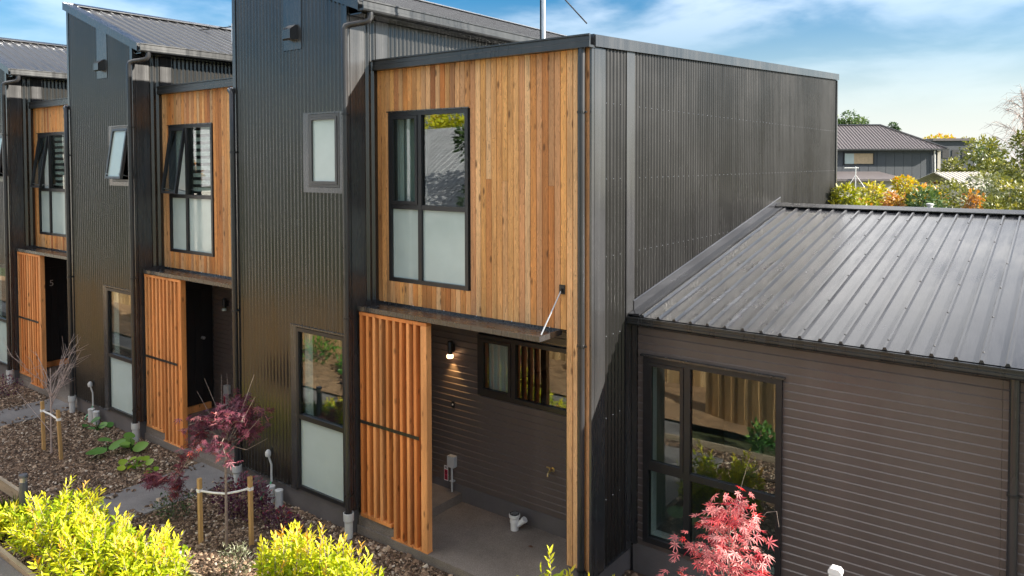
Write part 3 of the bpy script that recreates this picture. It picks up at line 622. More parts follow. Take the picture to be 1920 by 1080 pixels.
part('gutter', MB().ext([(ya + .085, 2.352), (ya - .015, 2.352), (ya - .030, 2.372), (ya - .030, 2.395), (ya - .022, 2.40), (ya - .022, 2.425), (ya - .034, 2.430), (ya - .034, 2.444), (ya - .008, 2.444), (ya - .008, 2.378), (ya + .075, 2.378), (ya + .075, 2.43), (ya + .085, 2.43)], 'x', RX0 - .02, XE + .1), m_gut, s1)
rs = MB()
for i in range(36):
    x = .311 + .1905 * i
    if x > XE: break
    for y in np.arange(.95, 5.9, .88):
        if (i + int(y * 2)) % 2: continue
        z = rz(y) + .0275
        rs.add([(x - .012, y, z), (x, y - .012, z), (x + .012, y, z), (x, y + .012, z), (x, y, z + .010)], [(0, 1, 4), (1, 2, 4), (2, 3, 4), (3, 0, 4)])
r_ = part('roof_screws', rs, m_dark, s1); r_['kind'] = 'stuff'
bracketed_pipe(s1, [(3.79, ya + .04, 2.36), (3.79, ya + .04, 2.30), (3.79, YB - .06, 2.24), (3.79, YB - .055, 2.15), (3.79, YB - .055, 1.0), (3.79, YB - .055, -.45)], (1.35, -.1))
part('vent_pipe', MB().lathe([(.04, 3.30), (.04, 3.50), (.055, 3.505), (.055, 3.53), (.02, 3.54)], 2.33, 6.6, 10), m_pvc, s1)
# ------------------------------------------------------------------ things on and by the walls
def vpot(name, x, y, z0, label, group):
    t = thing(name, (x, y, z0), label, 'pipe', group, local=True)
    part('pipe_body', MB().lathe([(.052, -.05), (.052, .215), (.058, .22), (.066, .235)], 0, 0, 20), m_pvc, t, smooth=True)
    part('collar', MB().lathe([(.0665, .235), (.0665, .33), (.060, .332), (.058, .30), (.058, .25)], 0, 0, 20), m_pvc, t, smooth=True)
    return t
for i, (x, y, l) in enumerate([(-3.085, YC - .085, 'grey drain socket under the downpipe left of the nearest slat screen'),
          (XL + .068, YC - .072, 'grey drain socket behind the purple maple, under the wall corner downpipe'),
          (-3.085 - PER, YC - .085, 'grey drain socket by the large leaves, left of the middle slat screen'),
          (XL + .068 - PER, YC - .072, 'grey drain socket beside the path of the far house'),
          (-3.085 - 2 * PER, YC - .085, 'grey drain socket at the far left, left of the farthest slat screen')]):
    vpot('drain_socket', x, y, G, l, 'grey drain sockets under the downpipes')
def stub(x, y, h, label):
    t = thing('pipe_stub', (x, y, G), label, 'pipe', 'grey capped pipe stubs', local=True)
    part('pipe_body', MB().lathe([(.055, -.05), (.055, h - .03)], 0, 0, 20), m_pvc, t, smooth=True)
    part('cap', MB().lathe([(.058, h - .03), (.058, h - .004), (.052, h)], 0, 0, 20), m_pvc, t, smooth=True)
for k, w in ((0, 'the purple maple'), (1, 'the bare tree')):
    x = -4.69 - PER * k
    stub(x, YC - .10, .26, 'left of two grey pipe stubs by the wall near ' + w)
    stub(x + .16, YC - .085, .24, 'right of two grey pipe stubs by the wall near ' + w)
    t = thing('hose_tap', (x - .07, YC - .04, G), 'grey standpipe tap with green hose end on the wall behind ' + w, 'tap', 'wall standpipes', local=True)
    part('pipe', MB().tube([(0, 0, .28), (0, 0, .52), (-.01, -.02, .60), (-.03, -.03, .66)], .014, 8), m_pvc, t, smooth=True)
    part('tap_head', MB().lathe([(.035, .64), (.04, .66), (.04, .70), (.02, .73)], -.03, -.03, 12), m_pvc, t, smooth=True)
    part('hose_end', MB().tube([(0, 0, .30), (-.01, -.02, .22), (-.04, -.05, .15), (-.09, -.08, .10), (-.13, -.09, .02)], .011, 8), simple('green_hose', (.10, .42, .22), .4), t, smooth=True)

lt = thing('wall_lamp', (-2.61, YB, 1.58), 'small black wall lamp glowing warm on the dark boards left of the porch window', 'wall lamp', local=True)
part('body', MB().lathe([(.036, -.0), (.036, .17), (.03, .178)], 0, -.07, 16), m_dark, lt, smooth=True)
part('bracket', MB().box(-.03, .03, -.036, -.002, .03, .13), m_dark, lt)
mb_, t_, b_ = mat('lamp_glass'); b_.inputs['Base Color'].default_value = (.5, .35, .4, 1); b_.inputs['Emission Color'].default_value = (1, .55, .28, 1); b_.inputs['Emission Strength'].default_value = 1.1
part('lamp_glass', MB().lathe([(.03, -.055), (.042, -.05), (.046, -.02), (.036, -.001)], 0, -.07, 16), mb_, lt, smooth=True)
ll = D.lights.new('lamp_light', 'SPOT'); ll.energy = 1.9; ll.color = (1, .58, .22); ll.spot_size = R(75); ll.spot_blend = .9; ll.shadow_soft_size = .02
lo_ = D.objects.new('lamp_light', ll); COL.objects.link(lo_); lo_.parent = lt; lo_.location = (0, -.075, -.06); lo_.rotation_euler = (R(14), 0, 0)
lt2 = lt.copy(); COL.objects.link(lt2); lt2['label'] = 'unlit black wall lamp in the middle house porch'; lt2.location.x -= PER
for ch in lt.children:
    if ch.type == 'MESH':
        c = ch.copy(); COL.objects.link(c); c.parent = lt2
        if ch.name.startswith('lamp_glass'): c.data = ch.data.copy(); c.data.materials.clear(); c.data.materials.append(m_frost)
db = thing('doorbell', (-2.615, YB, .87), 'small black doorbell button under the lit wall lamp', 'doorbell', local=True)
part('plate', MB().box(-.025, .025, -.014, -.001, -.045, .045), m_dark, db)
part('button', MB().lathe([(.012, 0), (.012, .006)], 0, 0, 12), m_wpvc, db, loc=(0, -.014, .0)).rotation_euler = (R(90), 0, 0)
def elec(dx, l1, l2):
    eb = thing('electrical_box', (-2.613 + dx, YB, -.335), l1, 'electrical box', 'grey porch electrical boxes', local=True)
    part('box', MB().ext([(-.062, .355), (-.055, .345), (.055, .345), (.062, .355), (.062, .49), (.055, .50), (-.055, .50), (-.062, .49)], 'y', -.07, -.001), m_pvc, eb)
    part('conduit', MB().tube([(0, -.04, 0), (0, -.04, .345)], .014, 10), m_pvc, eb, smooth=True)
    part('saddle_clip', MB().box(-.03, .03, -.058, -.001, .14, .155), m_pvc, eb)
    lb = thing('safety_label', (-2.752 + dx, YB, -.225), l2, 'label', 'red and white safety labels', local=True)
    part('plate', MB().box(-.036, .036, -.0055, -.001, 0, .21), m_wpvc, lb)
    m_red = D.materials.get('label_red') or simple('label_red', (.48, .02, .06), .5, var=.03)
    part('red_field', MB().box(-.029, .029, -.0072, -.0057, .012, .155), m_red, lb)
    pr = MB()
    for zc in (.045, .115):
        for k in range(10):
            a0, a1 = 2 * math.pi * k / 10, 2 * math.pi * (k + 1) / 10
            pr.quad((.020 * math.cos(a0), -.0085, zc + .024 * math.sin(a0)), (.020 * math.cos(a1), -.0085, zc + .024 * math.sin(a1)), (.013 * math.cos(a1), -.0085, zc + .016 * math.sin(a1)), (.013 * math.cos(a0), -.0085, zc + .016 * math.sin(a0)))
        pr.quad((-.012, -.0086, zc + .014), (-.008, -.0086, zc + .018), (.012, -.0086, zc - .014), (.008, -.0086, zc - .018))
    part('pictogram', pr, m_dark, lb)
    part('print_line', MB().box(-.024, .024, -.0066, -.0056, .172, .180).box(-.024, .016, -.0066, -.0056, .188, .195), m_dark, lb)
elec(0, 'small grey electrical box on a thin conduit, on the porch wall under the lit lamp', 'red and white safety label left of the grey electrical box under the lit lamp')
elec(-PER, 'small grey electrical box in the middle house porch, seen behind the purple maple', 'red and white safety label in the middle house porch behind the maple')
tp = thing('garden_tap', (-.965, YB, .37), 'brass garden tap on the dark boards near the cedar post', 'tap', local=True)
part('flange', MB().lathe([(.03, 0), (.03, .008), (.014, .012), (.012, .06)], 0, 0, 14), m_brass, tp, smooth=True).rotation_euler = (R(90), 0, 0)
part('spout', MB().tube([(0, -.05, 0), (0, -.09, .0), (0, -.115, -.02), (0, -.12, -.05)], .012, 10).tube([(0, -.075, 0), (0, -.075, .04)], .008, 8), m_brass, tp, smooth=True)
part('handle', MB().box(-.045, .012, -.083, -.067, .04, .052), m_brass, tp)
gy = thing('gully_riser', (-1.43, .69, -.455), 'white plastic gully riser with black grate on the porch slab', 'drain', local=True)
part('pipe_body', MB().lathe([(.052, 0), (.052, .09), (.060, .095), (.060, .12), (.056, .13), (.056, .15), (.070, .165), (.070, .20), (.064, .203)], 0, 0, 22), m_wpvc, gy, smooth=True)
part('side_branch', MB().tube([(.03, .02, .06), (.09, .03, .11), (.12, .035, .14)], .034, 14).tube([(.115, .034, .135), (.135, .037, .155)], .041, 14), m_wpvc, gy, smooth=True)
gr = MB().lathe([(.062, .203), (.062, .207)], 0, 0, 20)
part('grate_base', gr, m_dark, gy)
sl2 = MB()
for i in range(-2, 3): sl2.box(-.045 + abs(i) * .008, .045 - abs(i) * .008, i * .02 - .005, i * .02 + .005, .2075, .213)
part('grate_bars', sl2, m_galv, gy)
bl = thing('bollard_light', (-6.83, -2.90, G - .05), 'dark grey round bollard light by the timber edging and grass tuft', 'bollard light', local=True)
part('post', MB().lathe([(.05, -.02), (.05, .60)], 0, 0, 22), simple('bollard_grey', (.10, .11, .125), .4), bl, smooth=True)
part('lens', MB().lathe([(.044, .60), (.044, .665)], 0, 0, 22), m_galv, bl, smooth=True)
part('cap', MB().lathe([(.055, .665), (.055, .69), (.05, .70)], 0, 0, 22), simple('bollard_grey_cap', (.10, .11, .125), .35), bl, smooth=True)
wp = thing('white_marker_post', (2.76, -.8, G), 'white post with a rounded top standing low before the brown boards', 'post', local=True)
part('post', MB().ext([(-.042, -.03), (.042, -.03), (.045, -.02), (.045, .02), (.042, .03), (-.042, .03), (-.045, .02), (-.045, -.02)], 'z', 0, 1.60), m_wpvc, wp)
part('cap', MB().ext([(-.048, 1.601), (.048, 1.601), (.048, 1.625), (.03, 1.645), (-.03, 1.645), (-.048, 1.625)], 'y', -.036, .036), m_wpvc, wp)
ms = thing('antenna_mast', (-1.02, .75, 5.50), 'silver mast with a stay wire rising from the cedar house roof', 'mast', local=True)
part('pole', MB().tube([(0, 0, 0), (0, 0, 2.6)], .026, 12), m_galv, ms, smooth=True)
part('stay_wire', MB().tube([(0, 0, .95), (1.10, -.80, .14)], .008, 6), m_dark, ms)
part('feed_cable', MB().tube([(-.045, .0, 0), (-.04, 0, 1.2), (-.03, 0, 2.6)], .009, 6), m_dark, ms)
part('mast_foot', MB().lathe([(.07, -.02), (.07, .01), (.04, .03), (.03, .10)], 0, 0, 12), m_galv, ms)
an = thing('tv_antenna', (-9.74, 2.1, 5.6), 'long rod television antenna showing above the middle house roof', 'antenna', local=True)
part('pole', MB().tube([(0, 0, 0), (0, 0, 1.46)], .016, 8), m_galv, an, smooth=True)
bm_ = MB().tube([(-1.55, -.5, 1.36), (.06, .02, 1.40)], .010, 6)
part('boom', bm_, m_dark, an)
el = MB()
for i in range(8):
    s_ = i / 7; c = Vector((-1.5 + 1.5 * s_, -.48 + .48 * s_, 1.365 + .035 * s_)); d = Vector((.3, -.95, 0)) * .10; el.tube([c - d, c + d], .006, 5)
part('element', el, m_dark, an)

# ------------------------------------------------------------------ plants
def unit(v): return v / np.maximum(1e-9, np.linalg.norm(v, axis=-1, keepdims=True))
TEMPL = {
 'lance': (np.array([(0, 0, 0), (.28, .5, .05), (.28, -.5, .05), (.65, .42, .02), (.65, -.42, .02), (1, 0, -.10), (.3, 0, -.04), (.65, 0, -.05)]), [(0, 6, 1), (0, 2, 6), (6, 7, 3), (6, 3, 1), (6, 2, 4), (6, 4, 7), (7, 5, 3), (7, 4, 5)]),
 'oval': (np.array([(0, 0, 0), (.5, .5, .06), (1, 0, -.03), (.5, -.5, .06), (.5, 0, -.02)]), [(0, 4, 1), (1, 4, 2), (2, 4, 3), (3, 4, 0)]),
}
def _maple():
    V = [(0, 0, 0)]; F = []
    for k, (a, l) in enumerate([(-125, .45), (-80, .72), (-38, .92), (0, 1.0), (38, .92), (80, .72), (125, .45)]):
        a = math.radians(a); c, s = math.cos(a), math.sin(a); w = .078; o = len(V)
        V += [(.45 * l * c - w * s, .45 * l * s + w * c, .02), (l * c, l * s, -.10 * l), (.45 * l * c + w * s, .45 * l * s - w * c, .02)]
        F += [(0, o + 2, o + 1), (0, o + 1, o)]
    return np.array(V), F
TEMPL['maple'] = _maple()
def _round():
    n = 10; V = [(.45, 0, -.05)] + [(.5 - .5 * math.cos(2 * math.pi * k / n) * (1 if k else .8), .5 * math.sin(2 * math.pi * k / n), .04 * math.cos(4 * math.pi * k / n)) for k in range(n)]
    return np.array(V), [(0, 1 + k, 1 + (k + 1) % n) for k in range(n)]
TEMPL['round'] = _round()
def leaves(name, pos, dr, L, wr, kind, mt, tint, roll=.5):
    """one mesh of many separate leaves; each lies along its own direction"""
    V, F = TEMPL[kind]; n = len(pos); dr = unit(dr); up = np.tile((0, 0, 1.0), (n, 1)) + RNG.normal(0, roll, (n, 3))
    sd = unit(np.cross(up, dr)); nr = np.cross(dr, sd); L = np.broadcast_to(L, (n,))
    P = pos[:, None, :] + L[:, None, None] * (V[None, :, 0:1] * dr[:, None] + wr * V[None, :, 1:2] * sd[:, None] + V[None, :, 2:3] * nr[:, None])
    Fi = (np.array(F)[None] + len(V) * np.arange(n)[:, None, None]).reshape(-1, 3)
    return npmesh(name, P.reshape(-1, 3), Fi, mt, np.repeat(np.clip(tint, 0, 1), len(V)))
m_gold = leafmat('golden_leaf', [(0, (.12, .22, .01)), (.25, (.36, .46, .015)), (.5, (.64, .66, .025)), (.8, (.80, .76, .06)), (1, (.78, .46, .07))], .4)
m_purple = leafmat('purple_maple_leaf', [(0, (.045, .014, .028)), (.35, (.13, .032, .055)), (.65, (.27, .075, .10)), (.9, (.50, .22, .22)), (1, (.52, .07, .03))], .3)
m_pink = leafmat('red_maple_leaf', [(0, (.26, .025, .04)), (.35, (.46, .07, .085)), (.7, (.66, .25, .24)), (.93, (.74, .40, .37)), (1, (.58, .03, .03))], .3)
m_plum = leafmat('plum_shrub_leaf', [(0, (.02, .006, .018)), (.5, (.07, .014, .04)), (.85, (.13, .03, .06)), (1, (.3, .02, .03))], .2)
m_green = leafmat('green_leaf', [(0, (.03, .10, .02)), (.5, (.07, .20, .035)), (1, (.20, .36, .04))], .25)
m_lime = leafmat('lime_leaf', [(0, (.12, .26, .02)), (1, (.34, .45, .04))], .3)
m_dkgreen = leafmat('dark_green_leaf', [(0, (.02, .05, .018)), (.5, (.05, .10, .03)), (1, (.12, .17, .05))], .2)
m_olive = leafmat('olive_leaf', [(0, (.06, .08, .02)), (.5, (.16, .17, .04)), (1, (.34, .30, .06))], .25)
m_autumn = leafmat('autumn_leaf', [(0, (.08, .11, .02)), (.35, (.24, .26, .03)), (.7, (.50, .42, .05)), (1, (.60, .22, .04))], .3)
m_orange = leafmat('orange_leaf', [(0, (.20, .10, .03)), (.5, (.46, .21, .06)), (1, (.55, .36, .10))], .3)
m_russet = leafmat('russet_leaf', [(0, (.10, .05, .03)), (.5, (.24, .10, .06)), (1, (.34, .18, .08))], .25)
m_silver = leafmat('silver_leaf', [(0, (.06, .08, .03)), (.5, (.14, .16, .08)), (.8, (.26, .27, .17)), (1, (.50, .50, .40))], .2)
m_blade = leafmat('grass_blade', [(0, (.04, .09, .015)), (.6, (.14, .22, .03)), (1, (.30, .34, .06))], .25)

def golden(x, y, H, W_, n, label):
    t = thing('golden_shrub', (x, y, G), label, 'shrub', 'golden leaved shrubs along the driveway', local=True)
    st = MB(); P = []; Dd = []; T = []; Ls = []
    for i in range(n):
        a = RNG.random() * 6.283; rr = W_ * math.sqrt(RNG.random()); hh = H * (1 - .45 * (rr / W_) ** 2) * RNG.choice([RNG.uniform(.55, .9), RNG.uniform(.9, 1.12)])
        tip = np.array([rr * math.cos(a), rr * math.sin(a), hh]); root = np.array([.25 * rr * math.cos(a), .25 * rr * math.sin(a), hh * .15])
        lean = unit(tip - root + np.array([RNG.normal(0, .15), RNG.normal(0, .15), .2])); ln = RNG.uniform(.30, .45); base = tip - lean * ln
        st.tube([root, base * .5 + root * .5 + np.array([0, 0, .05]), base, tip], .006, 4, r2=.003)
        m = RNG.integers(15, 22); bright = RNG.uniform(-.22, .20); orange = RNG.random() < .14
        for k in range(m):
            s = (k + .3) / m; p = base + lean * ln * s; az = k * 2.4 + RNG.normal(0, .3)
            o = unit(np.cross(lean, (math.cos(az), math.sin(az), .2))); dd = unit(o * (1.05 - .6 * s) + lean * (.40 + .7 * s) + np.array([0, 0, -.12]))
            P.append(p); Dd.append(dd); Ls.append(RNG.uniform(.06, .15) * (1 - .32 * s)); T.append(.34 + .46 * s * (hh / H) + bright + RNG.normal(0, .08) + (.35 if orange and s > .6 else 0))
    part('stem', st, m_bark, t)
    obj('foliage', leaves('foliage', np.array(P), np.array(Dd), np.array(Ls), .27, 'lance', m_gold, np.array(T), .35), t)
    # an inner mass of older green leaves
    k = n * 9; q = RNG.normal(0, 1, (k, 3)); q = unit(q) * RNG.random((k, 1)) ** .4 * np.array([W_ * .9, W_ * .9, H * .42]) + np.array([0, 0, H * .42])
    q[:, 2] = np.maximum(q[:, 2], .05)
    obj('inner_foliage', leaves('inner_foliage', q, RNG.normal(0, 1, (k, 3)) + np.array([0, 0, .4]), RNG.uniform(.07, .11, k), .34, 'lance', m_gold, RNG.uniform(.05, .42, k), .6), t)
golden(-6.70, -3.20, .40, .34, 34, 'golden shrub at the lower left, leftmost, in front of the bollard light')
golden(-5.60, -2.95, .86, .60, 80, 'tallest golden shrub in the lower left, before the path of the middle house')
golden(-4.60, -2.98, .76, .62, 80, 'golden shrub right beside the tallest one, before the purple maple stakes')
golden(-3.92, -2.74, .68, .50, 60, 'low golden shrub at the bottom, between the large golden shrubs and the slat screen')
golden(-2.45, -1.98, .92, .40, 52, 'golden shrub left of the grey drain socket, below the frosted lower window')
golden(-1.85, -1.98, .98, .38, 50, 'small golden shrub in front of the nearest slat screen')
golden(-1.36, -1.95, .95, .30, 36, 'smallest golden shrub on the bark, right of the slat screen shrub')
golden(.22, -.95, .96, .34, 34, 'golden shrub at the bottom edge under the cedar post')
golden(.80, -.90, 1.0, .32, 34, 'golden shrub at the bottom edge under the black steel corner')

def branchy(base, H, spread, n, seed, up=.8, r0=.02, levels=3):
    """tapered trunk with forking limbs; returns the mesh builder and the twig tips"""
    rg_ = np.random.default_rng(seed); mb = MB(); tips = []
    def grow(p, d, L, r, lev):
        pts = [p]; dd = d.copy(); k = 4
        for i in range(k):
            dd = unit(dd + rg_.normal(0, .12, 3) + np.array([0, 0, .04 * up])); pts.append(pts[-1] + dd * L / k)
        mb.tube(pts, r, 6 if lev < 2 else 4, r2=r * .55)
        if lev == 0: tips.append((pts[-1], dd)); return
        tips.append((pts[-1], dd))
        m = n if lev == levels else rg_.integers(2, 4)
        for j in range(m):
            s = rg_.uniform(.45, 1.0) if j else 1.0; q = pts[min(k, max(1, int(round(s * k))))]
            o = unit(rg_.normal(0, 1, 3) * np.array([1, 1, .35])); nd = unit(dd * (1 - spread) + o * spread + np.array([0, 0, up * .25]))
            grow(q, nd, L * rg_.uniform(.5, .75), r * .55, lev - 1)
    return mb, tips, grow
# purple weeping maple with its stakes
mpt = thing('purple_maple', (-4.06, -1.69, G), 'young purple leaved maple tied between two stakes in front of the corrugated wall', 'tree', local=True)
tb = MB().tube([(0, 0, -.05), (.01, 0, .5), (-.02, .02, 1.0), (0, .03, 1.7)], .020, 8, r2=.013)
tips = []
rg_ = np.random.default_rng(5)
arms = [((.55, -.10, .35), .62), ((-.45, .15, .45), .55), ((.25, .35, .62), .6), ((-.2, -.3, .5), .5), ((.35, -.35, .15), .55), ((-.6, -.2, .10), .6), ((.1, .1, .8), .55), ((.6, .25, .05), .45), ((-.35, .4, .1), .5), ((.45,-.2,.75),.5)]
for (dx, dy, dz), l in arms:
    p0 = np.array([0, .03, 1.15 + rg_.uniform(0, .4)]); e = p0 + np.array([dx * 1.15, dy * 1.1, dz * .9]) * l * 1.2; mid = (p0 + e) / 2 + np.array([0, 0, .06]); tb.tube([p0, mid, e], .008, 5, r2=.003)
    for _ in range(4):
        q = mid + (e - mid) * rg_.random(); f = q + unit(rg_.normal(0, 1, 3) * np.array([1, 1, .4])) * rg_.uniform(.12, .3); tb.tube([q, f], .004, 4, r2=.0015); tips += [f, (q + f) / 2]
    tips.append(e)
# bare twigs above and the long drooping branch on the left
for (a, b) in (((-.25, .05, 1.7), (-.52, .05, 2.02)), ((-.15, .05, 1.72), (-.22, .1, 2.12)), ((.02, .05, 1.8), (-.02, .05, 2.18)), ((.35, 0, 1.65), (.66, -.02, 2.02)), ((.4, 0, 1.5), (.72, .0, 1.78)), ((.45, 0, 1.35), (.80, .05, 1.55)), ((-.3, 0, 1.6), (-.62, 0, 1.86)), ((.3, .0, 1.7), (.55, .05, 2.25))):
    tb.tube([(0, .03, 1.3), np.array(a) * .6 + np.array([0, .012, .52]), a, b], .0055, 4, r2=.0015)
droop = [np.array(p) for p in ((-.05, .0, 1.1), (-.45, -.05, 1.22), (-.80, -.05, 1.02), (-1.02, -.05, .72), (-1.10, -.05, .40))]
tb.tube(droop, .007, 5, r2=.002); droop2 = [np.array(p) for p in ((-.6, -.05, 1.15), (-1.0, -.1, .62), (-1.32, -.15, .60), (-1.55, -.2, .52))]; tb.tube(droop2, .005, 4, r2=.002)
part('trunk', tb, m_bark, mpt)
C_ = np.array(tips); k = 760; ctr = C_[RNG.integers(0, len(C_), k)] + RNG.normal(0, .055, (k, 3)) * np.array([1, 1, .7])
ex = []
for ch_ in (droop, droop2):
    for i in range(130): 
        j = RNG.integers(1, len(ch_) - 1) if RNG.random() < .6 else len(ch_) - 2; s = RNG.random(); ex.append(ch_[j] * (1 - s) + ch_[j + 1] * s + RNG.normal(0, .05, 3))
ctr = np.vstack([ctr, ex]); k2 = len(ctr)
dd = np.stack([RNG.normal(0, 1, k2), RNG.normal(0, 1, k2), RNG.uniform(-1.1, .05, k2)], 1)
ti = np.clip(RNG.normal(.34, .20, k2) + .25 * (RNG.random(k2) < .12), 0, 1); ti[k:] += .14
obj('crown', leaves('crown', ctr, dd, RNG.uniform(.055, .095, k2), 1.0, 'maple', m_purple, ti, .45), mpt)
def stake(x, y, h, tilt, label):
    t = thing('tree_stake', (x, y, G), label, 'stake', 'timber tree stakes', local=True)
    part('post', MB().ext([(-.024, -.02), (-.02, -.024), (.02, -.024), (.024, -.02), (.024, .02), (.02, .024), (-.02, .024), (-.024, .02)], 'z', -.1, h), m_stake, t)
    part('tie_loop', MB().box(-.028, .028, -.028, .028, h - .17, h - .13), m_rope, t); t.rotation_euler = (0, tilt, 0)
stake(-4.46, -1.79, .82, R(-1), 'timber stake left of the purple maple, under its drooping branch')
stake(-3.88, -1.46, .88, R(-1), 'timber stake right of the purple maple trunk')
stake(-9.36, -1.70, .82, R(-1.5), 'timber stake left of the bare tree')
stake(-8.70, -1.70, .80, R(-6), 'leaning timber stake right of the bare tree')
def tie(a, b, m_, label):
    t = obj('tree_tie', MB().tube([a, (np.array(a) + np.array(m_)) / 2 + np.array([0, 0, -.006]), m_, (np.array(b) + np.array(m_)) / 2 + np.array([0, 0, -.006]), b], .014, 8).mesh('tree_tie', m_rope, True)); tag(t, label, 'tree tie', 'white tree ties')
tie((-4.44, -1.79, G + .67), (-3.90, -1.46, G + .73), (-4.07, -1.69, G + .70), 'white webbing tie between the two stakes of the purple maple')
tie((-9.38, -1.70, G + .67), (-8.79, -1.70, G + .65), (-9.11, -1.69, G + .66), 'white webbing tie between the two stakes of the bare tree')
# bare tree
bt = thing('bare_tree', (-9.12, -1.68, G), 'leafless young tree with pale twigs in front of the far porch', 'tree', local=True)
mbt, tips, grow = branchy((0, 0, 0), 2, .5, 8, 21, levels=3)
mbt.tube([(0, 0, -.05), (.01, 0, .5), (0, .01, .9)], .017, 7, r2=.012)
rb = np.random.default_rng(3)
for i in range(13):
    z0 = rb.uniform(.75, 1.3); a = rb.random() * 6.283; p = np.array([0, .01, z0]); d = unit(np.array([math.cos(a) * .6, math.sin(a) * .6, rb.uniform(.6, 1.3)])); L = rb.uniform(.45, .95)
    q = [p, p + d * L * .5 + rb.normal(0, .02, 3), p + d * L + np.array([0, 0, .08])]; mbt.tube(q, .007, 5, r2=.002)
    for _ in range(6):
        s = rb.uniform(.25, .95); b = q[0] * (1 - s) + q[2] * s; f = b + unit(d + rb.normal(0, .6, 3)) * rb.uniform(.12, .34); mbt.tube([b, f], .0035, 4, r2=.0012)
mbt.tube([(0, .01, .9), (.0, .01, 1.4)], .012, 6, r2=.006)
mbt.tube([(.02, 0, .35), (-.3, -.1, .62), (-.85, -.2, .95)], .006, 5, r2=.002)
part('trunk', mbt, m_bare, bt)
# red maple at the right
rm = thing('red_maple', (1.93, -.86, G), 'bright red and pink maple in front of the tall window on the right', 'tree', local=True)
tb = MB().tube([(0, 0, -.05), (.02, 0, .6), (0, .02, 1.2), (.02, .02, 1.9)], .016, 7, r2=.005); P = []; T = []
rg_ = np.random.default_rng(9)
for i in range(30):
    s = i / 29; z0 = .55 + 1.35 * s; a = i * 2.4; L = (.74 - .58 * s) * rg_.uniform(.75, 1.15); p = np.array([0, .01, z0]); e = p + np.array([math.cos(a) * L, math.sin(a) * L * .8, L * .25]); tb.tube([p, (p + e) / 2 + np.array([0, 0, .05]), e], .005, 4, r2=.0015)
    for j in range(22): P.append(p + (e - p) * rg_.uniform(.25, 1.05) + rg_.normal(0, .05, 3)); T.append(np.clip(rg_.normal(.62, .2) - (.35 if rg_.random() < .2 else 0), 0, 1) + (.4 if rg_.random() < .06 else 0))
tb.tube([(0, .02, 1.75), (.09, 0, 2.02), (.18, 0, 2.35)], .003, 4, r2=.001); tb.tube([(.1, 0, 1.6), (.32, 0, 1.95), (.40, 0, 1.98), (.42, 0, 1.86)], .003, 4, r2=.001)
part('trunk', tb, m_bark, rm); P = np.array(P); k = len(P)
obj('crown', leaves('crown', P, np.stack([P[:, 0] * 1.4 + RNG.normal(0, .5, k), P[:, 1] * 1.4 - .2 + RNG.normal(0, .5, k), RNG.uniform(-.9, .15, k)], 1), RNG.uniform(.055, .088, k), 1.0, 'maple', m_pink, np.array(T), .4), rm)
def clump(name, x, y, rx, ry, h, n, kind, mt, L, wr, label, cat, tl=(0, 1), z=G, stem=True, group=None, leafup=.5):
    t = thing(name, (x, y, z), label, cat, group, local=True)
    q = unit(RNG.normal(0, 1, (n, 3))) * RNG.random((n, 1)) ** .33 * np.array([rx, ry, h * .55]) + np.array([0, 0, h * .5]); q[:, 2] = np.maximum(q[:, 2], .02)
    q += .10 * np.array([rx, ry, h]) * np.sin(q[:, [1, 2, 0]] * 9 / max(rx, .2))
    if stem:
        s = MB()
        for i in range(7):
            a = RNG.random() * 6.283; s.tube([(0, 0, -.03), (rx * .3 * math.cos(a), ry * .3 * math.sin(a), h * .4), (rx * .7 * math.cos(a), ry * .7 * math.sin(a), h * .75)], max(.005, h * .012), 5, r2=.002)
        part('stem', s, m_bark, t)
    dd = q * np.array([1 / rx, 1 / ry, .8 / h]) + RNG.normal(0, .6, (n, 3)) + np.array([0, 0, leafup - .5])
    tint = np.clip(tl[0] + (tl[1] - tl[0]) * (.25 + .45 * q[:, 2] / h + RNG.normal(0, .18, n)), 0, 1)
    obj('foliage', leaves('foliage', q, dd, RNG.uniform(.75, 1.2, n) * L, wr, kind, mt, tint, .6), t); return t
clump('plum_shrub', -4.72, -1.02, .52, .34, .46, 900, 'oval', m_plum, .055, .5, 'low dark plum shrub behind the purple maple trunk', 'shrub')
clump('plum_shrub', -3.95, -.98, .34, .22, .24, 420, 'oval', m_plum, .045, .5, 'small dark plum shrub by the two pipe stubs, below the frosted lower window', 'shrub')
clump('plum_shrub', -13.2, -1.0, .5, .4, .4, 400, 'oval', m_plum, .05, .5, 'dark plum shrub in the farthest bed at the left edge', 'shrub')
clump('silver_shrub', -3.45, -1.95, .22, .18, .34, 260, 'lance', m_silver, .06, .16, 'pale silver leaved plant right of the maple stakes', 'plant')
clump('dark_shrub', -5.42, -1.62, .26, .24, .30, 320, 'oval', m_dkgreen, .045, .4, 'small dark green shrub at the path edge beside the golden shrubs', 'shrub')
def bigleaf(x, y, n, L, mt, label, spread, h=.16, tl=.5):
    t = thing('broadleaf_plant', (x, y, G), label, 'plant', 'broad leaved ground plants', local=True)
    for i in range(n):
        a = i * 2.4 + .4; r = spread * math.sqrt((i + .4) / n); p = np.array([[r * math.cos(a), .7 * r * math.sin(a), h * RNG.uniform(.5, 1.15)]])
        s = MB().tube([(0, 0, -.02), p[0] * np.array([.6, .6, .9]), p[0]], .007, 5); st = part('stalk', s, mt, t)
        obj('leaf', leaves('leaf', p, np.array([[math.cos(a), math.sin(a), RNG.uniform(-.1, .35)]]), np.array([L * RNG.uniform(.75, 1.1)]), .95, 'round', mt, np.array([RNG.uniform(.2, .9)]), .3), t)
bigleaf(-8.45, -1.10, 4, .30, m_green, 'big glossy green leaved plant left of the drain socket in the middle bed', .20, .16)
bigleaf(-8.15, -.85, 3, .24, m_green, 'upper big green leaves against the middle house wall', .14, .2)
bigleaf(-7.42, -1.16, 9, .13, m_lime, 'lime green low plant on the bark near the drain socket', .20, .12)
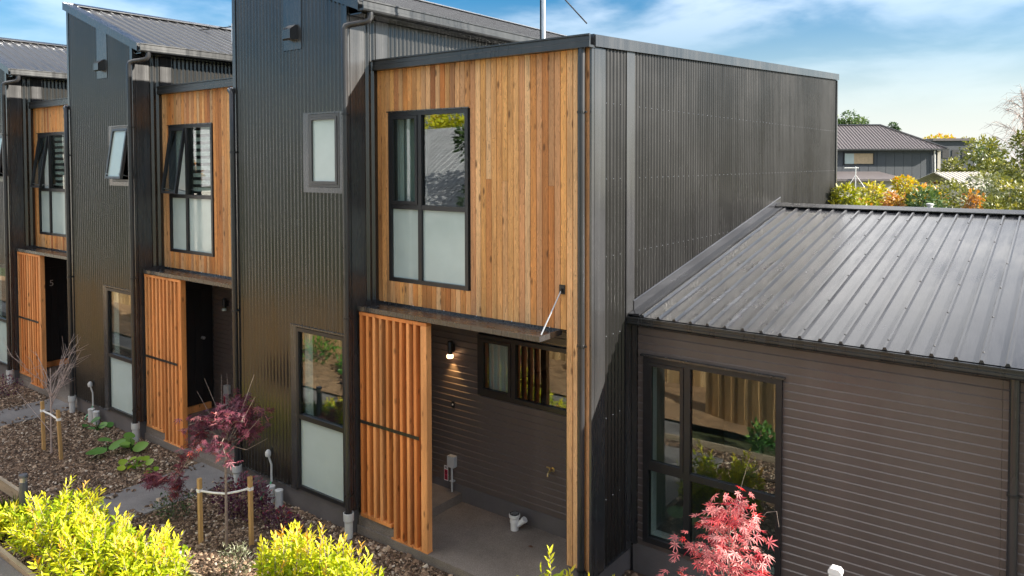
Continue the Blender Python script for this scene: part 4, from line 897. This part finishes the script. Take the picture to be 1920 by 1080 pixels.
bigleaf(-7.05, -1.12, 4, .09, m_lime, 'tiny lime seedling on the bark by the middle path', .08, .06)
bigleaf(-9.6, -.75, 6, .16, m_green, 'green leaves at the wall behind the bare tree', .22, .14)
bigleaf(.85, -.15, 5, .26, m_green, 'round green leaves at the foot of the black steel corner', .22, .28)
bigleaf(.30, -.55, 4, .24, m_green, 'round green leaves behind the bottom golden shrubs', .2, .25)
def tuft(x, y, n, H, label, z=G, mt=m_blade):
    t = thing('grass_tuft', (x, y, z), label, 'grass', None, local=True); a = RNG.random(n) * 6.283; r = RNG.random(n) * .07
    p = np.stack([r * np.cos(a), r * np.sin(a), np.zeros(n)], 1); d = np.stack([np.cos(a) * RNG.uniform(.1, .8, n), np.sin(a) * RNG.uniform(.1, .8, n), np.ones(n)], 1)
    obj('blades', leaves('blades', p, d, RNG.uniform(.6, 1.1, n) * H, .035, 'lance', mt, RNG.random(n), .4), t)
tuft(-7.10, -2.98, 170, .36, 'green grass tuft left of the bollard light', G - .05)
tuft(-7.75, -3.05, 90, .25, 'smaller grass tuft at the lower left edge', G - .05)
lf = obj('fallen_leaf', leaves('fallen_leaf', np.array([(-1.05, .45, -.449)]), np.array([(1, .3, .05)]), np.array([.07]), .5, 'oval', m_russet, np.array([.1]), .2)); tag(lf, 'single brown fallen leaf on the porch slab', 'leaf')
# ------------------------------------------------------------------ beyond the roof: house, hedges and trees
CP = Vector((4.184, -6.770, 4.191))
def at(px, py, d): return CP + (cF + cR * ((px - 960) / 1402.3) - cU * ((py - 348.1) / 1402.3)) * d
m_fwall = simple('slate_blue_cladding', (.050, .058, .068), .6, var=.1)
m_froof = simple('brown_grey_roof_steel', (.115, .10, .10), .45, var=.12)
m_cream = simple('cream_roof', (.42, .39, .33), .5, var=.08)
fh = thing('two_storey_house', (-9.69, 50.51, G), 'distant slate blue two storey house with a grey hipped roof', 'house', local=True)
fh.rotation_euler = (0, 0, R(37.1)); E0 = 5.1 - G; WX = 7.25
for i in range(13):
    a = -.9 + .63 * i; b = min(a + .61, WX - .05)
    zt_ = E0 - .12
    if .5 < (a + b) / 2 < 2.6:
        piece('cladding_panel', (b - a, 1.1), lambda m: m.box(0, b - a, -.03, .0, 0, E0 - 1.15), m_fwall, fh, (a, 0, .0))
    else: piece('cladding_panel', (b - a, 2.2), lambda m: m.box(0, b - a, -.03, .0, 0, E0 - .12), m_fwall, fh, (a, 0, .0))
part('backing_wall', MB().box(-5, WX - .02, .002, 7, 0, E0 - .1), m_fwall, fh)
w_ = part('window', MB().box(.45, 2.65, -.06, .0, E0 - 1.12, E0 - 1.05).box(.45, 2.65, -.06, 0, E0 - .30, E0 - .22).box(.45, .52, -.06, 0, E0 - 1.05, E0 - .30).box(2.58, 2.65, -.06, 0, E0 - 1.05, E0 - .30), m_frame, fh)
part('pane', MB().box(.52, 1.2, -.02, -.005, E0 - 1.05, E0 - .30), m_frost, w_); part('pane', MB().box(1.2, 2.58, -.02, -.005, E0 - 1.05, E0 - .30), simple('tan_blind', (.48, .36, .22), .7), w_)  # right pane is a plain tan blind colour
part('wall_head', MB().box(-.9, WX - .05, -.035, 0, E0 - .115, E0 - .0), m_fwall, fh)
RZ = 1.85; RY = 3.1; RXh = 4.6
rfm = MB().add([(-5, -.45, E0), (WX + .45, -.45, E0), (RXh, RY, E0 + RZ), (-5, RY, E0 + RZ), (WX + .45, 6.6, E0), (-5, 6.6, E0)], [(0, 1, 2, 3), (1, 4, 2), (4, 5, 3, 2)])
rfh = part('roof', rfm, m_froof, fh)
rb_ = MB()
x = -4.9
while x < WX + .3:
    tt = 1.0 if x < RXh else max(0, (WX + .45 - x) / (WX + .45 - RXh))
    y1 = -.45 + (RY + .45) * tt; z1 = E0 + RZ * tt
    if tt > .03: rb_.add([(x - .03, -.45, E0 + .005), (x + .03, -.45, E0 + .005), (x + .03, y1, z1 + .005), (x - .03, y1, z1 + .005), (x - .015, -.45, E0 + .05), (x + .015, -.45, E0 + .05), (x + .015, y1, z1 + .05), (x - .015, y1, z1 + .05)], [(4, 5, 6, 7), (0, 4, 7, 3), (1, 2, 6, 5), (0, 1, 5, 4)])
    x += .235
part('roof_ribs', rb_, m_froof, rfh)['kind'] = 'stuff'
part('ridge_cap', MB().tube([(-5, RY, E0 + RZ + .03), (RXh, RY, E0 + RZ + .03), (WX + .45, -.45, E0 + .04)], .09, 6), m_flash, fh)
part('gutter', MB().box(-5, WX + .5, -.58, -.46, E0 - .08, E0 + .03), m_flash, fh)
part('corner_post', MB().box(WX - .05, WX + .16, -.10, .05, 0, E0 - .1), m_cream, fh)
part('downpipe', MB().tube([(WX - .3, -.12, E0 - .1), (WX - .25, -.12, E0 - 1.7), (WX - .25, -.12, 0)], .05, 8), m_wpvc, fh)
part('side_roof', MB().add([(-2.2, -4, E0 - 2.05), (3.0, -4, E0 - 2.05), (3.0, -.03, E0 - 1.6), (-2.2, -.03, E0 - 1.6), (-2.2, -4, E0 - 2.2), (3, -4, E0 - 2.2)], [(0, 1, 2, 3), (4, 5, 1, 0)]), m_froof, fh)
part('lean_to_wall', MB().box(-2.1, 2.9, -3.6, -.04, 0, E0 - 2.1), m_cream, fh)
ta = thing('roof_antenna', tuple(at(1604, 347, 50.0)), 'white antenna on a tripod standing on the lower roof of the distant house', 'antenna', local=True); ta.rotation_euler = (0, 0, R(37.1))
part('pole', MB().tube([(0, 0, -.2), (0, 0, 1.25)], .03, 6), m_wpvc, ta); part('boom', MB().tube([(-.75, 0, 1.15), (.2, 0, 1.15)], .025, 6), m_wpvc, ta)
part('tripod', MB().tube([(-.6, -.1, -.2), (0, 0, .7), (.6, -.1, -.2)], .022, 5), m_wpvc, ta)

sh = thing('garden_shed', tuple(at(1815, 352, 22.5)), 'small shed with a cream ribbed roof half hidden in the hedge', 'shed', local=True); sh.location.z = G; sh.rotation_euler = (0, 0, R(50))
zz_ = 3.55 - G
part('wall', MB().box(-.8, .8, -.8, .8, 0, zz_ - .05), m_cream, sh)
part('roof', ribroof(MB(), -.95, .95, (-.95, zz_ - .15), (.3, zz_ + .32), 'x', pitch=.15), m_cream, sh)
part('roof', ribroof(MB(), -.95, .95, (1.2, zz_), (.302, zz_ + .32), 'x', pitch=.15), m_cream, sh)

def tree(name, base, H, cx, ch, n, L, mt, label, cat='tree', tint=(0, 1), trunk_r=.12, lobes=14, low=.35, group=None, kind='oval', wr=.55, seed=0):
    rg = np.random.default_rng(seed + 100); t = thing(name, tuple(base), label, cat, group, local=True)
    lc = unit(rg.normal(0, 1, (lobes, 3))) * (rg.random((lobes, 1)) ** .4) * np.array([cx, cx, ch / 2]) * .78 + np.array([0, 0, H - ch / 2]); lr = rg.uniform(.28, .5, lobes) * min(cx, ch * .6)
    tb = MB().tube([(0, 0, -.1), (rg.normal(0, .05) * H * .2, 0, H * .3), (0, 0, H - ch * .45)], trunk_r, 7, r2=trunk_r * .5)
    for c in lc: tb.tube([(0, 0, max(.1, (H - ch) * .8)), (c[0] * .5, c[1] * .5, (H - ch) * .5 + c[2] * .5), tuple(c)], trunk_r * .35, 5, r2=trunk_r * .1)
    part('trunk', tb, m_bark, t)
    i = rg.integers(0, lobes, n); d = unit(rg.normal(0, 1, (n, 3))); q = lc[i] + d * lr[i][:, None] * (rg.random((n, 1)) ** .35) * np.array([1, 1, .75]); keep = q[:, 2] > H - ch * 1.05; q = np.where(keep[:, None], q, q + np.array([0, 0, ch * .3]))
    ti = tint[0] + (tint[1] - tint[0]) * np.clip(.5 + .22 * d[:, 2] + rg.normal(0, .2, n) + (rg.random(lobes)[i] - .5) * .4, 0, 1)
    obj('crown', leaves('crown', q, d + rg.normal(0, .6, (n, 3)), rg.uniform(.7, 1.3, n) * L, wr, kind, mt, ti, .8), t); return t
def far(px, d, dx=0):
    p = at(px, 348, d); return (p.x, p.y, G)
def topz(py, d): return at(960, py, d).z - G
HG = 'hedge shrubs behind the ridge of the low roof'
def shrub(px, py, d, w, hgt, n, L, mt, label, seed, **k):
    H = topz(py, d); tree('hedge_shrub', far(px, d), H, w, hgt, n, L, mt, label, 'shrub', trunk_r=.05, seed=seed, group=HG, **k)
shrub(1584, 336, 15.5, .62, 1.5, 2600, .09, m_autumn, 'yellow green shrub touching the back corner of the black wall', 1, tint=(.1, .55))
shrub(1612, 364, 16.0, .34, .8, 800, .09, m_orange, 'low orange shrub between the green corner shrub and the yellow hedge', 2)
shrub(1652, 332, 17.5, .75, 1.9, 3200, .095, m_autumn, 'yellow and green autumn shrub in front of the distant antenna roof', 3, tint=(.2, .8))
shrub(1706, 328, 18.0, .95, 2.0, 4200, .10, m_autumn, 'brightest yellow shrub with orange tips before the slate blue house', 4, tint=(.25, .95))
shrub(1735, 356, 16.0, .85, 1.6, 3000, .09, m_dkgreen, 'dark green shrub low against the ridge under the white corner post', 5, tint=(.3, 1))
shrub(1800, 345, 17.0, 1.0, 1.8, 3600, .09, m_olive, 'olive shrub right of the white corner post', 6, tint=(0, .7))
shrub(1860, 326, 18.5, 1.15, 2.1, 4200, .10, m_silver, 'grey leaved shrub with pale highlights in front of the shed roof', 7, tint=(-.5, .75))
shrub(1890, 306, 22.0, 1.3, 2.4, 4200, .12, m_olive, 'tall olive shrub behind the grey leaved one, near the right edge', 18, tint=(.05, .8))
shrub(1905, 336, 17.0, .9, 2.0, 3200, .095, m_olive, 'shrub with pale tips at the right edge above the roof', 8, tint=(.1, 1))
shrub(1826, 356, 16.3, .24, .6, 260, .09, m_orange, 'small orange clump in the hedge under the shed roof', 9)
shrub(1672, 356, 16.2, .26, .7, 260, .09, m_orange, 'orange leaved clump inside the yellow hedge', 10)
BT = 'trees beyond the hedge'
tree('garden_tree', far(1862, 30), topz(258, 30), 1.9, 4.4, 7500, .17, m_olive, 'broad olive tree behind the shed roof', tint=(.1, .9), seed=11, group=BT)
tree('garden_tree', far(1922, 27), topz(236, 27), 1.5, 4.8, 5500, .16, m_olive, 'tall green tree cut by the right edge of the picture', tint=(0, .6), seed=12, group=BT)
tree('garden_tree', far(1808, 40), topz(276, 40), 1.5, 3.8, 4000, .2, m_olive, 'smaller olive tree between the distant house and the broad olive tree', tint=(.2, .8), seed=13, group=BT)
tree('garden_tree', far(1776, 46), topz(292, 46), 1.1, 4.0, 2600, .22, m_russet, 'russet tree just right of the distant house', seed=14, group=BT)
tree('garden_tree', far(1604, 76), topz(196, 76), 2.5, 3.6, 1500, .27, m_dkgreen, 'loose green tree above the distant house roof', tint=(.3, 1), seed=15, lobes=9, trunk_r=.2, group=BT)
tree('garden_tree', far(1573, 78), topz(214, 78), 1.4, 2.8, 700, .30, m_dkgreen, 'dark tree crown close to the black wall edge, over the distant roof', tint=(.2, .9), seed=16, lobes=7, group=BT)
tree('garden_tree', far(1671, 80), topz(229, 80), .8, 1.6, 600, .28, m_dkgreen, 'tuft of a tree just over the distant ridge', tint=(.1, .7), seed=17, lobes=5, group=BT)
for i, (px, py, l, mt) in enumerate(((1742, 252, 'yellow far tree nearest the distant hipped roof', m_autumn), (1770, 250, 'brightest far yellow tree on the skyline', m_autumn), (1797, 256, 'greenish far tree right of the yellow ones', m_olive), (1758, 266, 'russet far tree below the yellow ones', m_russet), (1822, 266, 'dark far tree on the skyline dip', m_dkgreen), (1852, 265, 'round dark far tree left of the leafless birch', m_dkgreen))):
    tree('far_tree', far(px, 112 + 3 * i), topz(py, 112 + 3 * i), 2.2, 4.6, 1500, .42, mt, l, tint=(.3, .95), seed=30 + i, trunk_r=.2, group='far trees on the skyline')
fb = thing('far_building', far(1790, 92), 'dark long building far off between the trees', 'building', local=True); fb.rotation_euler = (0, 0, R(37))
part('wall', MB().box(-2.6, 2.2, 0, 5, 0, 7.3), m_fwall, fb); part('roof', MB().box(-2.9, 2.4, -.3, 5.2, 7.305, 7.6), m_froof, fb)
for i in range(3): part('window', MB().box(-1.6 + 1.2 * i, -.8 + 1.2 * i, -.05, -.005, 5.2, 6.2), m_bronze, fb)
# leafless birch
bi = thing('birch_tree', far(1915, 34), 'leafless birch with fine drooping twigs against the pale sky', 'tree', local=True)
rg_ = np.random.default_rng(77); mbb = MB(); H = topz(176, 34); mbb.tube([(0, 0, 0), (.1, 0, H * .5), (0, .1, H)], .10, 7, r2=.02)
for i in range(30):
    s = .40 + .58 * i / 29; z0 = H * s; a = i * 2.4 + rg_.normal(0, .3); L = (1.0 - s) * 2.6 + .5; d = unit(np.array([math.cos(a), math.sin(a), .75]))
    p0 = np.array([.05, .05, z0]); p2 = p0 + d * L; pts = [p0, p0 + d * L * .5 + np.array([0, 0, .05]), p2]; mbb.tube(pts, .026, 4, r2=.008)
    for _ in range(12):
        u = rg_.uniform(.2, 1); b = pts[0] * (1 - u) + pts[2] * u; dd = unit(d * np.array([1, 1, .3]) + rg_.normal(0, .6, 3)); l = rg_.uniform(.3, .7); e1 = b + dd * l; e2 = e1 + dd * l * .5 + np.array([0, 0, -.25]); mbb.tube([b, e1, e2], .010, 3, r2=.004)
        for _ in range(2):
            f = b + (e1 - b) * rg_.random(); mbb.tube([f, f + unit(rg_.normal(0, 1, 3)) * rg_.uniform(.15, .35)], .006, 3, r2=.003)
part('trunk', mbb, m_bare, bi)

# ------------------------------------------------------------------ across the driveway: what the windows and steel reflect
fn = thing('paling_fence', (-11, -6.3, G), 'tall timber paling fence across the driveway, mirrored in the windows', 'fence')
for i in range(190):
    x = -25 + .147 * i
    piece('paling', (1.85,), lambda m: m.ext([(0, 0), (.141, 0), (.141, .018), (0, .018)], 'z', 0, 1.85), m_pal, fn, (x, -6.30 + .012 * (i % 2), G + .02 + random.uniform(-.008, .008)))
for z in (.3, 1.5): part('rail', MB().box(-25, 3, -6.37, -6.302, G + z, G + z + .07), m_pal, fn)
for i in range(12): part('post', MB().box(-25 + 2.5 * i, -24.9 + 2.5 * i, -6.46, -6.372, G - .1, G + 1.8), m_pal, fn)
f2 = thing('paling_fence', (.9, -4.15, G), 'angled timber paling fence mirrored in the tall right window', 'fence'); f2.rotation_euler = (0, 0, math.atan2(1.25, 4.5)); OFF.pop(f2.name)
for i in range(32):
    piece('paling', (1.75, 2), lambda m: m.ext([(0, 0), (.141, 0), (.141, .018), (0, .018)], 'z', 0, 1.75), m_pal, f2, (-2.3 + .147 * i, .012 * (i % 2), random.uniform(-.008, .008)))
for z in (.3, 1.4): part('rail', MB().box(-2.3, 2.4, -.07, -.002, z, z + .07), m_pal, f2)
vg = [(-10.2, -5.6, .5, .55), (-8.8, -5.3, .3, .4), (-12.5, -5.5, .45, .5), (-15, -5.4, .5, .6), (-18.5, -5.6, .5, .5), (-6.2, -5.5, .4, .6), (-4.2, -5.6, .35, .5), (.15, -3.55, .22, .40)]
vl = ['before the fence opposite the lower window', 'opposite the lower window, nearer the driveway', 'opposite the middle house', 'opposite the middle house path', 'at the far end of the fence', 'opposite the porch', 'opposite the cedar post', 'at the foot of the angled fence opposite the tall window']
for (x, y, w, h), l in zip(vg, vl): clump('verge_shrub', x, y, w, w * .8, h, 260, 'oval', m_green, .11, .5, 'green shrub ' + l, 'shrub', group='green shrubs along the fence', z=G + .02)
def neighbour(x, y, rot, w, d, eave, ridge, wall, roof, label):
    t = thing('neighbour_house', (x, y, G), label, 'house', 'houses across the driveway', local=True); t.rotation_euler = (0, 0, rot)
    part('wall', MB().box(-w, w, -d, d, 0, eave - .02).add([(-w, -d, eave), (-w, d, eave), (-w, 0, ridge - .05), (w, -d, eave), (w, d, eave), (w, 0, ridge - .05)], [(0, 1, 2), (3, 5, 4)]), wall, t)
    part('roof', ribroof(MB(), -w - .3, w + .3, (-d - .4, eave - .1), (0, ridge), 'x', pitch=.30), roof, t); part('roof', ribroof(MB(), -w - .3, w + .3, (d + .4, eave - .1), (.002, ridge), 'x', pitch=.30), roof, t)
    for i in range(3): 
        wf = part('window', MB().box(-w * .7 + i * w * .6, -w * .7 + i * w * .6 + 1.3, d + .005, d + .05, 1.0, 2.2), m_frame, t); part('pane', MB().box(-w * .7 + i * w * .6 + .08, -w * .7 + i * w * .6 + 1.22, d + .051, d + .06, 1.08, 2.12), m_frost, wf)
m_nwall = simple('pale_render', (.60, .58, .54), .8, var=.06); m_nroof = simple('weathered_grey_roof', (.42, .43, .45), .6, var=.2, scale=2)
neighbour(-19, -18, R(6), 7, 4.6, 2.9, 6.3, m_nwall, m_nroof, 'pale house with weathered grey roof mirrored in the upper cedar wall window')
neighbour(-38, -17, R(84), 6, 4.6, 3.6, 6.8, m_nwall, m_nroof, 'pale gabled house mirrored in the middle house window')
tree('reflected_tree', (-11.5, -13.6, G), 7.3, 2.1, 5.4, 4200, .2, m_dkgreen, 'dark tree across the driveway, mirrored at the right of the cedar wall window', seed=50, tint=(.2, 1), group='trees across the driveway')
tree('reflected_tree', (-27.5, -28, G), 9.0, 2.0, 5.5, 1800, .3, m_gold, 'yellow tree behind the pale house, mirrored in the cedar wall window', seed=51, tint=(.4, .9), group='trees across the driveway')
tree('reflected_tree', (-23.5, -27, G), 9.6, 2.6, 6.5, 2600, .3, m_dkgreen, 'tall green tree behind the pale house across the driveway', seed=52, tint=(.2, 1), group='trees across the driveway')
tree('reflected_tree', (-33, -13, G), 7.0, 1.6, 4.6, 1500, .25, m_orange, 'orange tree by the gabled house across the driveway', seed=53, group='trees across the driveway')
bpy.context.view_layer.update()
